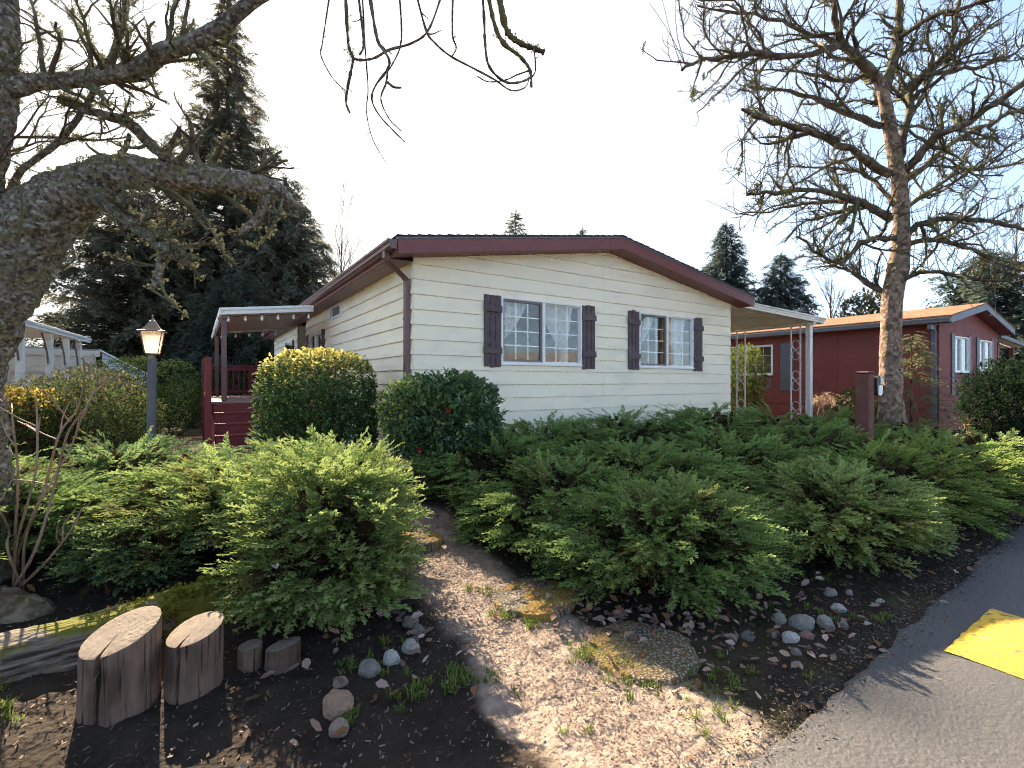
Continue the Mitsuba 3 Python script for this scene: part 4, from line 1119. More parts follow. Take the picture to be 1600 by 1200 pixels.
# cedar sapling: tiers of flat pale sprays
sx, sy = at(1424, 600, 10.6)[:2]
ced = thing('cedar_sapling', 'young cedar with tiers of pale green sprays behind the bare street tree', 'cedar')
r_ = np.random.default_rng(9)
P, D = [], []
for t in np.linspace(0, 1, 26):
    for a in r_.uniform(0, 2 * np.pi, 5):
        L = .72 * (1 - t) ** .7 + .08
        for s in np.linspace(.25, 1, 5):
            P.append([sx + math.cos(a) * L * s, sy + math.sin(a) * L * s, .5 + 2.1 * t - .05 * s * s + .04 * r_.normal()]); D.append([math.cos(a) + r_.normal(0, .45), math.sin(a) + r_.normal(0, .45), -.15])
P, D = np.array(P), np.array(D)
put(f'{ced}__foliage', scatter(MID, P, frames(D, r_, .3), r_.uniform(.16, .28, len(P)), np.array([.12, .145, .07]) * r_.uniform(.6, 1.3, (len(P), 1)), r_, (.26, .27, .15)), M['needle'], kind='stuff')
put(f'{ced}__trunk', tube([[sx, sy, .2], [sx, sy, 2.6]], [.035, .008], 6), M['twig'])

# ------------------------------------------------------------------ conifers beyond
FIRT = [spray_template(TR, 5, 0, .50, .085, .25, 48) for _ in range(4)]
FIRD = [spray_template(TR, 6, 1, .46, .06, .30, 50) for _ in range(4)]

def fir(name, label, base, height, radius, nb, tmpl, col, tip, seed, ssize=.55, low=.06, group=None, dens=1.0, droop=.22, irregular=.3, shape=.8, cat='fir tree'):
    rng = np.random.default_rng(seed + 500)
    k = thing(name, label, cat, group)
    base = np.array(base, float)
    put(f'{k}__trunk', tube(np.stack([base + [0, 0, height * t] for t in np.linspace(-.02, 1, 8)]), np.linspace(radius * .075, .02, 8), 7, False), M['firtrunk'], True)
    P, D, S, C = [], [], [], []
    wood = MB()
    for i in range(nb):
        t = low + (1 - low) * ((i + rng.random()) / nb) ** .92
        L = radius * (1 - t) ** shape * rng.uniform(1 - irregular, 1 + irregular * .5) + .25
        a = i * 2.39996 + rng.normal(0, .3)
        h = np.array([math.cos(a), math.sin(a), 0])
        s = np.linspace(0, 1, 7)
        rise = (.25 - droop * 1.6 * (1 - t)) * L
        q = base + np.array([0, 0, height * t]) + h * (L * s)[:, None] + np.array([0, 0, 1.0]) * (rise * s + (-.28 * droop + .10) * L * s * s * (1 - t) * 1.2 + .12 * L * s ** 3)[:, None]
        if L > 1.0:
            wood.add(tube(q, np.linspace(.02 + .012 * L, .008, 7), 4, False))
        n = max(8, int(dens * L * 8 / ssize))
        u = rng.uniform(.12, 1, n) ** .8
        pos = np.stack([np.interp(u, s, q[:, j]) for j in range(3)], -1)
        sd = np.cross(h, [0, 0, 1.0])
        sg = rng.choice([-1, 1], n)
        ang = rng.uniform(.35, 1.15, n) * (1.08 - u * .75)
        dd = h * np.cos(ang)[:, None] + sd * (sg * np.sin(ang))[:, None] + np.array([0, 0, 1.0]) * (rng.normal(-.30, .28, n))[:, None]
        P.append(pos + rng.normal(0, .06 * ssize, pos.shape)); D.append(dd); S.append(ssize * rng.uniform(.6, 1.3, n) * np.clip(.55 + .25 * L, .45, 1.15))
        C.append(np.array(col) * rng.uniform(.65, 1.35) * rng.uniform(.8, 1.2, (n, 1)))
    for j in range(8):                               # leader
        P.append(base[None] + [0, 0, height * (.965 + .005 * j)]); D.append(rng.normal(0, .25, (1, 3)) + [0, 0, 1.0]); S.append(np.array([ssize * .6])); C.append(np.array([col]))
    P, D, S, C = map(np.concatenate, (P, D, S, C))
    put(f'{k}__foliage', scatter(tmpl, P, frames(D, rng, .5), S, C, rng, tip), M['needle'], kind='stuff')
    if wood.n:
        put(f'{k}__limbs', wood, M['firtrunk'], True, kind='stuff')
    return k
DK, DT = (.100, .098, .068), (.16, .16, .11)
def gp_(px, y):
    x = (px - 800) / FX * y
    return [x, y, float(gz(x, y)) - .1]
fir('fir_tree', 'tallest fir with a pointed top high above the deck', gp_(356, 30.2), 25.2, 5.4, 400, FIRD, DK, DT, 1, .62, dens=.8, irregular=.5, shape=.92)
fir('fir_tree', 'dense grey-green fir right beside the awning and the roof gutter', gp_(446, 27), 12.6, 3.6, 300, FIRD, (.11, .118, .09), (.18, .19, .145), 2, .55, dens=1.0, shape=.65)
fir('fir_tree', 'fir with long drooping arms on the left behind the lamp post', gp_(205, 25), 11.4, 4.3, 270, FIRD, DK, DT, 3, .60, dens=.85, droop=.35, irregular=.5, shape=.55)
fir('fir_tree', 'dark fir behind the tallest fir on its right', gp_(402, 36), 17.0, 4.4, 210, FIRT, DK, DT, 4, .7, irregular=.45)
fir('fir_tree', 'dark fir filling in between the left firs', gp_(288, 27.5), 12.5, 3.6, 170, FIRT, (.085, .088, .062), DT, 5, .62, irregular=.4, shape=.65)
fir('fir_tree', 'low dark fir behind the deck railing', gp_(372, 22), 6.2, 2.7, 130, FIRD, (.05, .065, .05), (.09, .11, .08), 6, .5, shape=.6)
fir('distant_spruce', 'blue-green spruce rising behind the carport roof corner', gp_(1135, 44), 15.6, 3.9, 330, FIRT, (.050, .072, .066), (.09, .12, .105), 7, .62, dens=1.0, irregular=.35, shape=.75, cat='spruce')
fir('distant_spruce', 'shorter blue-green spruce right of the first above the carport', gp_(1220, 42), 12.3, 3.5, 280, FIRT, (.050, .072, .066), (.09, .12, .105), 8, .62, irregular=.45, shape=.7, cat='spruce')
fir('distant_spruce', 'tip of a spruce showing above the middle of the cream roof', gp_(806, 48), 18.0, 4.2, 200, FIRT, (.04, .06, .055), (.08, .10, .09), 9, .6, cat='spruce')
fir('distant_spruce', 'small tip of a spruce just breaking the roof line near the ridge', gp_(910, 55), 18.6, 4.0, 180, FIRT, (.04, .06, .055), (.08, .10, .09), 10, .6, cat='spruce')
fir('distant_cedar', 'pale spreading cedar above the red house gable', gp_(1545, 24), 7.6, 3.6, 200, FIRT, (.06, .085, .07), (.11, .14, .11), 12, .6, droop=.1, shape=.6, dens=.7, irregular=.5, cat='cedar')
sx, sy = at(1352, 600, 36)[:2]
shrub('distant_tree', 'olive leafy tree rounded above the red house roof', 'tree', (sx, sy), (2.0, 2.0), 1.0, 8.2, 6500, .28, [(.085, .085, .045), (.11, .10, .055), (.07, .075, .04)], None, 2.0, 21, lumps=.3, shell=.6, trunk=.12)

# ------------------------------------------------------------------ bare trees
def grow(limbs, rng, levels, up=.25, wig=.10, rmin=.003):
    """Tubes [(points, radii, level)]: the given limbs and the branches that spring from them. levels: (children per metre, length share, radius share, angle, segments)."""
    out = [(p, r, 0) for p, r in limbs]
    cur = [(p, r) for p, r in limbs]
    for lv, (per_m, ls, rs, ang, nseg, lmin, lmax) in enumerate(levels, 1):
        nxt = []
        for p, r in cur:
            seg = np.linalg.norm(np.diff(p, axis=0), axis=1)
            L = seg.sum()
            cum = np.concatenate([[0], np.cumsum(seg)]) / max(L, 1e-6)
            k = rng.poisson(per_m * L)
            for t in rng.uniform(.12, 1.0, k):
                pos = np.array([np.interp(t, cum, p[:, j]) for j in range(3)])
                i = min(np.searchsorted(cum, t), len(p) - 1); i = max(i, 1)
                ax = unit(p[i] - p[i - 1])
                side_ = rng.normal(size=3); side_ -= ax * (side_ @ ax); side_ = unit(side_)
                a = ang * rng.uniform(.6, 1.3)
                d = unit(ax * math.cos(a) + side_ * math.sin(a) + np.array([0, 0, up]))
                rr = np.interp(t, cum, r)
                l = np.clip(L * ls * rng.uniform(.5, 1.2) * (1.15 - .6 * t), lmin, lmax)
                q = [pos]
                for s in range(nseg):
                    d = unit(d + rng.normal(0, wig, 3) + np.array([0, 0, up * .25]))
                    q.append(q[-1] + d * l / nseg)
                q = np.array(q)
                r0 = max(min(rr * .8, rr * rs + .002), rmin)
                nxt.append((q, np.linspace(r0, max(rmin * .7, r0 * .35), len(q))))
        out += [(p, r, lv) for p, r in nxt]
        cur = nxt
    return out

def knobby(r, rng, amp):
    return r * (1 + amp * rng.uniform(-1, 1, len(r)))

def px_limb(pts, y0, y1, r0, r1, n, bow=0.0):
    """A limb through picture points, running from depth y0 to y1."""
    t = np.linspace(0, 1, len(pts))
    q = np.array([at(px, py, y0 + (y1 - y0) * s + bow * math.sin(math.pi * s)) for (px, py), s in zip(pts, t)])
    return spline(q, n), np.linspace(r0, r1, n)

MOSS = [spray_template(np.random.default_rng(3), 4, 1, .6, .12, 0, 60) for _ in range(3)]
def moss_on(tubes, rng, per_m, size, rmin):
    P, D, S = [], [], []
    for p, r, lv in tubes:
        if r[0] < rmin:
            continue
        L = np.linalg.norm(np.diff(p, axis=0), axis=1).sum()
        n = rng.poisson(per_m * L)
        t = rng.uniform(0, 1, n)
        keep = meshkit.noise(np.stack([t * L * 3, 0 * t + r[0] * 900, 0 * t], -1)) > .45
        t = t[keep]; n = len(t)
        if not n: continue
        s = np.linspace(0, 1, len(p))
        pos = np.stack([np.interp(t, s, p[:, j]) for j in range(3)], -1); rr = np.interp(t, s, r)
        nrm = rng.normal(size=(n, 3)) + [0, 0, .7]; nrm /= np.linalg.norm(nrm, axis=1, keepdims=True)
        P.append(pos + nrm * rr[:, None] * .8); D.append(nrm + rng.normal(0, .5, (n, 3))); S.append(size * rng.uniform(.5, 1.4, n))
    return np.concatenate(P), np.concatenate(D), np.concatenate(S)

# the street tree on the right
st = thing('street_tree', 'bare mossy street tree with a thick pale trunk behind the mailbox', 'bare tree')
ty = 8.9
rng = np.random.default_rng(21)
tp = [(1393, 668), (1392, 600), (1392, 540), (1394, 470), (1403, 420), (1408, 372), (1407, 310), (1400, 254), (1390, 200), (1381, 147), (1370, 118)]
tq, _ = px_limb(tp, ty, ty, 1, 1, 44)
tr = np.interp(np.linspace(0, 1, 44), [0, .06, .2, .38, .42, .5, .7, 1], [.25, .18, .165, .165, .165, .135, .12, .085])
tv, tf = tube(tq, tr, 26)
dd = tv.copy(); cen = tq[np.minimum(np.arange(len(tv)) // 26, 43)]
tv = tv + (tv - cen) * ((meshkit.fbm(dd * [9, 9, 6], 4) - .5) * .30)[:, None]
put(f'{st}__trunk', (tv, tf), M['bark2'], True)
A_ = ty
limbs = [px_limb(*a) for a in (
    ([(1372, 122), (1359, 110), (1331, 85), (1310, 50), (1300, 0), (1292, -60)], A_, A_ - .6, .10, .04, 14),
    ([(1381, 147), (1398, 91), (1405, 50), (1408, -40)], A_, A_ + .5, .10, .05, 10),
    ([(1390, 272), (1337, 238), (1287, 213), (1250, 202), (1200, 185), (1156, 172)], A_, A_ - 1.6, .085, .025, 18),
    ([(1378, 197), (1325, 179), (1275, 154), (1231, 144), (1172, 135)], A_, A_ + 1.2, .075, .02, 16),
    ([(1390, 341), (1362, 322), (1331, 310), (1281, 297), (1219, 300), (1169, 304)], A_, A_ - 1.0, .085, .025, 18),
    ([(1331, 310), (1300, 316), (1262, 319), (1209, 329), (1150, 335)], A_ - .35, A_ + .8, .05, .015, 14),
    ([(1315, 69), (1256, 88), (1178, 85), (1100, 93), (1064, 110)], A_ - .4, A_ - 1.8, .06, .02, 16),
    ([(1320, 75), (1280, 60), (1230, 40), (1160, 20), (1090, 10)], A_ - .4, A_ + .7, .05, .02, 14),
    ([(1410, 270), (1435, 245), (1459, 216), (1506, 194), (1553, 163), (1610, 120), (1680, 80)], A_, A_ - 1.4, .09, .03, 20),
    ([(1412, 285), (1440, 262), (1490, 222), (1553, 191), (1620, 155)], A_, A_ + 1.4, .07, .025, 16),
    ([(1412, 372), (1447, 347), (1506, 344), (1562, 350), (1620, 362)], A_, A_ - .9, .075, .022, 16),
    ([(1402, 258), (1416, 194), (1428, 132), (1475, 91), (1492, 40), (1500, -40)], A_, A_ + .9, .085, .03, 18),
    ([(1408, 385), (1440, 376), (1475, 379), (1522, 391), (1553, 410), (1605, 425)], A_, A_ + 1.0, .06, .02, 16),
    ([(1400, 372), (1370, 374), (1347, 379), (1312, 410), (1275, 394), (1250, 372)], A_, A_ - 1.2, .06, .015, 18),
    ([(1390, 470), (1372, 452), (1350, 440), (1331, 422), (1319, 419), (1281, 409)], A_, A_ + .8, .075, .015, 14),
    ([(1404, 440), (1430, 428), (1480, 425), (1540, 440), (1600, 432)], A_, A_ - 1.3, .055, .015, 14),
    ([(1395, 320), (1375, 290), (1340, 268), (1300, 262), (1230, 262)], A_, A_ + 1.5, .05, .015, 14),
    ([(1405, 150), (1440, 120), (1500, 110), (1560, 95), (1620, 60)], A_, A_ + .6, .05, .02, 14),
    ([(1412, 330), (1450, 300), (1500, 270), (1570, 262), (1640, 240)], A_, A_ + 1.6, .05, .015, 14),
    ([(1405, 60), (1450, 30), (1520, 10), (1600, -20)], A_ + .2, A_ - 1.0, .05, .02, 12),
    ([(1360, 110), (1330, 125), (1290, 122), (1230, 112), (1160, 108)], A_, A_ + 1.6, .045, .015, 14))]
limbs = [(p + np.concatenate([np.zeros((1, 3)), rng.normal(0, .02, (len(p) - 1, 3))]), knobby(r, rng, .22)) for p, r in limbs]
tubes = grow(limbs, rng, [(4.6, .42, .45, 1.0, 8, .4, 1.4), (5.0, .5, .5, .9, 6, .2, .75), (1.8, .6, .6, .8, 4, .1, .4)], up=.10, wig=.24, rmin=.0055)
water = []
for i in range(300):                                  # straight young shoots
    p, r = limbs[rng.integers(2, len(limbs))]
    q = p[rng.integers(2, len(p))]
    d = unit(np.array([rng.normal(.25 if q[0] > 7 else -.25, .35), rng.normal(0, .4), rng.uniform(.4, 1.2)]))
    l = rng.uniform(.5, 1.5)
    water.append((spline([q, q + d * l * .5 + rng.normal(0, .03, 3), q + d * l + [0, 0, .12 * l]], 6), np.linspace(.008, .004, 6), 3))
for lv, nm, mat, sides in ((0, 'limb', 'bark2', 8),):
    for p, r, l in tubes:
        if l == 0:
            put(f'{st}__limb', tube(p, r * .9, 9), M['bark3'], True)
b = MB()
for p, r, l in tubes + water:
    if l > 0:
        b.add(tube(p, knobby(r, rng, .25) if l < 3 else r, 5 if l == 1 else 3, False))
put(f'{st}__twigs', b, M['twig'], True, kind='stuff')
P, D, S = moss_on(tubes, rng, 60, .048, .013)
put(f'{st}__moss', scatter(MOSS, P, frames(D, rng), S, np.array([.075, .07, .03]) * rng.uniform(.5, 1.5, (len(P), 1)), rng, (.13, .13, .045)), M['dry'], kind='stuff')

# the leaning tree on the left
lt = thing('leaning_tree', 'old bare tree with lichen-covered trunk and a limb arching over the garden', 'bare tree')
rng = np.random.default_rng(31)
def rough_limb(name, pts, ys, rad, n, sides, amp, mat):
    t = np.linspace(0, 1, len(pts))
    q = np.array([at(px, py, y) for (px, py), y in zip(pts, ys)])
    q = spline(q, n); r = np.interp(np.linspace(0, 1, n), t, rad)
    v, f = tube(q, r, sides)
    c = q[np.minimum(np.arange(len(v)) // sides, n - 1)]
    v = v + (v - c) * ((meshkit.fbm(v * 11, 4, 3) - .5) * amp + (meshkit.fbm(v * [34, 34, 20], 4, 8) - .5) * amp * .75)[:, None]
    put(f'{lt}__{name}', (v, f), M[mat], True)
    return q, r
q0 = rough_limb('trunk', [(-50, 1010), (-48, 800), (-55, 700), (-62, 600), (-46, 525), (-25, 487), (-3, 447), (20, 400), (60, 345), (105, 310), (148, 282)], [3.3, 3.2, 3.15, 3.1, 3.05, 3.02, 3.0, 3.0, 3.0, 3.0, 3.0], [.27, .21, .20, .20, .20, .20, .20, .20, .19, .165, .125], 200, 90, .36, 'bark')
q1 = rough_limb('limb', [(128, 296), (170, 272), (230, 270), (300, 279), (370, 285), (420, 292), (446, 300)], [3.0, 3.0, 3.05, 3.1, 3.15, 3.2, 3.22], [.125, .105, .092, .085, .076, .060, .032], 150, 54, .5, 'bark')
q2 = rough_limb('limb', [(440, 300), (456, 315), (472, 325), (486, 333)], [3.22, 3.24, 3.26, 3.28], [.032, .024, .018, .010], 12, 10, .4, 'bark')
q3 = rough_limb('limb', [(140, 300), (165, 316), (200, 341), (237, 369), (264, 390), (292, 408)], [3.0, 2.95, 2.92, 2.9, 2.88, 2.86], [.06, .050, .046, .044, .044, .03], 34, 18, .6, 'bark')
q4 = rough_limb('limb', [(256, 392), (256, 404), (250, 416), (246, 440), (236, 452)], [2.88] * 5, [.035, .032, .028, .022, .012], 14, 12, .6, 'bark')
q5 = rough_limb('stem', [(4, 430), (-10, 360), (-16, 290), (-8, 220), (0, 150), (4, 60), (0, -40)], [3.0, 2.9, 2.85, 2.8, 2.8, 2.8, 2.8], [.09, .066, .064, .07, .078, .076, .07], 140, 54, .42, 'bark')
q6 = rough_limb('limb', [(18, 138), (60, 128), (120, 124), (190, 114), (225, 102), (252, 84), (300, 66), (350, 38), (420, -14), (560, -58), (720, -66), (880, -40)], [2.8, 2.8, 2.8, 2.78, 2.75, 2.72, 2.7, 2.68, 2.65, 2.6, 2.6, 2.6], [.05, .045, .043, .045, .048, .05, .042, .038, .034, .03, .025, .016], 80, 16, .4, 'bark')
q7 = rough_limb('limb', [(94, 157), (130, 170), (162, 179), (203, 194), (234, 226), (262, 245), (292, 258)], [2.95, 2.95, 2.95, 2.95, 2.98, 3.0, 3.02], [.022, .02, .026, .03, .034, .03, .014], 34, 12, .7, 'bark')
q8 = rough_limb('limb', [(12, 305), (32, 268), (52, 252), (104, 209), (152, 135), (176, 80), (192, 20), (200, -40)], [2.95, 2.93, 2.92, 2.9, 2.9, 2.9, 2.9, 2.9], [.02, .018, .018, .017, .014, .012, .011, .010], 34, 9, .3, 'bark')
q9 = rough_limb('limb', [(424, 306), (412, 322), (404, 338), (386, 356), (372, 364)], [3.2, 3.18, 3.16, 3.14, 3.12], [.022, .026, .026, .022, .01], 16, 11, .7, 'bark')
limbs = [(q, r) for q, r in (q1, q3, q4, (q6[0][:46], q6[1][:46]), q7, q8, q9, (q5[0][8:], q5[1][8:] * .3))]
thin = []
for pts, y in (([(16, 214), (90, 215), (150, 219), (206, 214)], 2.9), ([(12, 470), (22, 430), (34, 330), (30, 280)], 2.7), ([(160, 311), (200, 292), (230, 295), (190, 250), (184, 235)], 2.9),
               ([(104, 365), (112, 385), (116, 404), (104, 415), (86, 418)], 2.9), ([(270, 300), (310, 330), (340, 375), (352, 400), (376, 418), (392, 400)], 2.9),
               ([(445, 302), (430, 345), (400, 385), (360, 370)], 3.2), ([(250, 440), (262, 466), (280, 484), (296, 498)], 2.88), ([(236, 452), (252, 462), (266, 470)], 2.88)):
    thin.append((spline(np.array([at(a, b, y) for a, b in pts]), 22), np.linspace(.009, .004, 22), 1))
for i in range(4):
    pass
hang = []
Z7 = lambda pts: [(480 + a / 4.21, 60 + b / 4.21) for a, b in pts]
for pts, r0, r1, y in ((Z7([(250, -330), (270, 30), (300, 130), (285, 230), (265, 330), (255, 420), (280, 490)]), .013, .007, 2.6), (Z7([(300, 130), (350, 142), (440, 130), (540, 75), (690, 30), (800, -60), (900, -330)]), .010, .007, 2.6),
        (Z7([(400, -360), (440, -100), (470, 30), (535, 130), (530, 200), (450, 310), (425, 400), (470, 500), (560, 600), (640, 680)]), .013, .004, 2.55), (Z7([(530, 200), (520, 290), (485, 400), (540, 530), (620, 610)]), .008, .003, 2.55),
        (Z7([(360, -340), (380, 40), (400, 330), (390, 480), (430, 660), (525, 830)]), .006, .002, 2.65), (Z7([(150, -300), (100, 30), (90, 110), (160, 250), (250, 345)]), .006, .003, 2.6),
        (Z7([(700, -360), (780, -60), (840, 30), (940, 115), (1080, 190), (1230, 270), (1330, 338), (1400, 338), (1450, 300), (1460, 200)]), .009, .003, 2.5), (Z7([(1150, -360), (1165, -100), (1170, 30), (1195, 180), (1290, 280), (1390, 290), (1490, 240), (1500, 150), (1485, 30)]), .012, .005, 2.5),
        (Z7([(1180, -340), (1230, -100), (1290, 30), (1400, 120), (1465, 210), (1475, 320)]), .020, .009, 2.55), (Z7([(1465, 210), (1380, 240), (1300, 275), (1190, 285), (1120, 250)]), .008, .005, 2.55), (Z7([(1250, -340), (1310, -60), (1400, 30), (1480, 62), (1560, 92)]), .026, .018, 2.6),
        (Z7([(600, -370), (620, -80), (610, 60), (560, 170), (530, 215)]), .007, .005, 2.6), (Z7([(960, -350), (955, -40), (980, 60), (955, 115)]), .007, .005, 2.52), (Z7([(330, -340), (370, 20), (345, 110)]), .009, .007, 2.6), (Z7([(530, 290), (570, 320), (620, 325)]), .010, .007, 2.55)):
    q = spline(np.array([at(a, b, y) for a, b in pts]), 40)
    hang.append((q, knobby(np.linspace(r0 * .72, r1 * .72, 40), rng, .30), 1))
tubes = grow(limbs, rng, [(11.0, .42, .28, .95, 9, .25, .85), (7.5, .55, .5, .8, 7, .12, .5), (4, .5, .6, .7, 4, .05, .2)], up=.12, wig=.17, rmin=.0018)
small = grow([(p, r) for p, r, _ in hang], rng, [(2.2, .10, .5, .9, 4, .02, .08)], up=-.05, wig=.3, rmin=.0015)
b = MB()
for p, r, l in [t for t in tubes if t[2] > 0] + thin + small:
    b.add(tube(p, r, 6 if r[0] > .006 else 4, False))
put(f'{lt}__twigs', b, M['twig'], True, kind='stuff')
P, D, S = moss_on([t for t in tubes if t[2] < 2] + thin, rng, 120, .026, .0045)
P2, D2, S2 = moss_on([h_ for h_ in hang if h_[1][0] > .0095], rng, 70, .020, .0045)
P, D, S = np.concatenate([P, P2]), np.concatenate([D, D2]), np.concatenate([S, S2])
put(f'{lt}__lichen', scatter(MOSS, P, frames(D, rng), S, np.array([.14, .135, .075]) * rng.uniform(.5, 1.4, (len(P), 1)), rng, (.25, .25, .15)), M['dry'], kind='stuff')
P, D, S = moss_on([(q1[0], q1[1], 0), (q3[0], q3[1], 0), (q7[0], q7[1], 0), (q0[0][20:], q0[1][20:], 0), (q5[0], q5[1], 0)], rng, 700, .036, .004)
put(f'{lt}__moss', scatter(MOSS, P, frames(D, rng), S, np.array([.09, .085, .045]) * rng.uniform(.4, 1.6, (len(P), 1)), rng, (.22, .22, .14)), M['dry'], kind='stuff')

# bare trees far off
for px, y, hh, sd, lb in ((535, 38, 13.5, 1, 'thin bare tree behind the firs over the gutter'), (1300, 34, 8.5, 2, 'hazy bare tree low above the red roof'), (1590, 30, 11.5, 3, 'bare tree behind the red house at the far right'), (575, 46, 12.5, 4, 'faint bare tree just left of the cream roof corner')):
    k = thing('distant_bare_tree', lb, 'bare tree')
    r_ = np.random.default_rng(sd + 900)
    b0 = np.array(gp_(px, y))
    tk = spline([b0, b0 + [.1, 0, hh * .4], b0 + [-.1, 0, hh * .75], b0 + [0, 0, hh]], 12)
    tt = grow([(tk, np.linspace(.14, .02, 12))], r_, [(2.6, .42, .45, .6, 6, 1.2, 5), (2.0, .45, .5, .6, 5, .5, 2)], up=.35, wig=.12, rmin=.014)
    put(f'{k}__trunk', tube(tk, np.linspace(.14, .02, 12), 7), M['twig'], True)
    b = MB()
    for p, r, l in tt[1:]:
        b.add(tube(p, r, 3, False))
    put(f'{k}__crown', b, M['twig'], True, kind='stuff')

# ------------------------------------------------------------------ stones, stumps, log, stepping stones
rng = np.random.default_rng(51)
def stone(px, py, rpx, rpy, col, label, seed, group):
    x, y = on_ground(px, py + rpy * .6)
    s = y / FX
    m = trimesh.creation.icosphere(4, 1.0)
    v = np.asarray(m.vertices)
    n = 1 + .62 * (meshkit.fbm(v * 1.1 + seed * 3.1, 3) - .5) + .12 * (meshkit.fbm(v * 4 + seed, 4) - .5)
    v = v * n[:, None] * [rpx * s, rpx * s * .85, max(rpy, .62 * rpx) * s]
    a = rng.uniform(0, 6.28); ca, sa = math.cos(a), math.sin(a)
    v = v @ np.array([[ca * .25 + .75, -sa * .2, 0], [sa * .2, ca * .25 + .75, 0], [0, 0, 1]]).T
    v = v + [x, y, float(gz(x, y)) + max(rpy, .62 * rpx) * s * .22]
    c = np.array(col) * .72 * (.75 + .5 * meshkit.fbm(v * 30, 3))[:, None] * (1 + .5 * (meshkit.noise(v * 260) - .5))[:, None]
    key = num('stone')
    put(key, (v, m.faces), M['vertex'], True, c, label=label, cat='stone', group=group)
GL, GR = 'stones edging the path on the left', 'cobbles at the bed corner by the road'
Z4 = lambda a, b: (450 + a / 3.2, 760 + b / 3.2)
for i, (a, b, rx, ry, col, lb) in enumerate((
        (612, 668, 44, 30, (.20, .17, .15), 'pinkish grey stone farthest up the path edge row'), (650, 712, 46, 34, (.165, .155, .14), 'dark grey stone second up the path edge row'),
        (612, 790, 58, 44, (.31, .29, .25), 'pale angular stone beside the speckled white stone'), (518, 848, 48, 52, (.40, .385, .36), 'speckled white pointed stone in the path edge row'),
        (406, 900, 70, 52, (.20, .185, .165), 'large flat grey oval stone in the path edge row'), (262, 972, 46, 36, (.27, .21, .16), 'small tan stone touching the big brown stone'),
        (250, 1075, 92, 80, (.30, .20, .14), 'biggest smooth brown stone near the log stumps'), (258, 1195, 70, 42, (.26, .20, .16), 'brown stone in front of the biggest brown stone'))):
    px, py = Z4(a, b)
    stone(px, py, rx / 3.2, ry / 3.2, col, lb, i, GL)
Z5 = lambda a, b: (900 + a / 2.286, 760 + b / 2.286)
for i, (a, b, rx, ry, col, lb) in enumerate((
        (908, 375, 40, 25, (.24, .22, .20), 'broad grey cobble at the back of the bed corner'), (975, 378, 24, 14, (.22, .19, .17), 'small flat cobble right of the broad back cobble'), (936, 430, 25, 18, (.34, .33, .31), 'pale smooth cobble in front of the broad back cobble'),
        (725, 470, 32, 30, (.24, .235, .18), 'round greenish cobble at the left of the group'), (802, 478, 48, 34, (.23, .22, .20), 'large dark cobble in the middle of the group'), (892, 482, 36, 30, (.30, .29, .27), 'grey cobble right of the large dark one'), (955, 490, 28, 18, (.21, .18, .16), 'flat brownish cobble at the right of the group'),
        (615, 532, 24, 20, (.16, .15, .14), 'dark small cobble farthest left'), (766, 535, 38, 28, (.40, .39, .37), 'whitish cobble in the front row'), (706, 528, 22, 14, (.21, .20, .18), 'small bluish cobble left of the whitish one'), (826, 528, 24, 16, (.26, .15, .12), 'reddish cobble right of the whitish one'), (786, 590, 32, 20, (.18, .15, .14), 'half-buried brown cobble nearest the path'), (1088, 408, 18, 10, (.33, .31, .28), 'lone pale pebble near the asphalt edge'))):
    px, py = Z5(a, b)
    stone(px, py, rx / 2.286, ry / 2.286, col, lb, 20 + i, GR)

def agg_fn(p, n, uv):
    d, e, r = voronoi(p.x * 48, p.y * 48)
    c = mix((.06, .05, .035), mix((.30, .28, .25), (.13, .12, .11), r), smoothstep(.42, .30, d))
    m = smoothstep(.33, .52, fbm(p.x * 5 + 2, p.y * 5, 0, 4) )
    o = mix((.30, .15, .018), (.13, .115, .025), fbm(p.x * 14, p.y * 14, 0, 3))
    m = m * mix(1.0, .25, smoothstep(.3, .9, p.x)).x
    return mix(c, o, m * (.85 - .5 * smoothstep(.42, .3, d) * r))
scene['mat_aggregate'] = {'type': 'twosided', 'bsdf': {'type': 'bumpmap', 'arbitrary': proc(lambda p, n, uv: smoothstep(.5, .2, voronoi(p.x * 48, p.y * 48)[0]) + fbm(p.x * 20, p.y * 20, 0, 3), 2e-3), 'scale': .008,
                          'bsdf': {'type': 'principled', 'base_color': proc(agg_fn), 'roughness': .85, 'specular': .2}}}
for px, py, r, t, lb in ((835, 935, .30, .030, 'round stepping stone with orange moss half in shade, middle of the path edge'), (1003, 1018, .315, .028, 'dark pebbled round stepping stone nearest the road'), (652, 848, .22, .05, 'mossy stepping stone farthest up the path beside the tall juniper')):
    x, y = on_ground(px, py)
    g = float(gz(x, y))
    a = np.linspace(0, 2 * np.pi, 72, endpoint=False)
    rr = r * (1 + .16 * (meshkit.fbm(np.stack([np.cos(a) * 2 + px, np.sin(a) * 2, 0 * a], -1), 3) - .5))
    rings = []
    for f_, z in ((1.0, -.05), (1.0, t - .022), (.985, t - .008), (.95, t), (.7, t + .003), (.4, t + .005), (.02, t + .005)):
        rings.append(np.stack([x + rr * f_ * np.cos(a), y + rr * f_ * np.sin(a), np.full(72, g + z) + .016 * (meshkit.noise(np.stack([rr * f_ * np.cos(a) * 30, rr * f_ * np.sin(a) * 30, 0 * a], -1)) - .5)], -1))
    tag = num('stepping_stone')
    put(tag, loft(rings), 'mat_aggregate', 40, label=lb, cat='stepping stone', group='round stepping stones along the path')

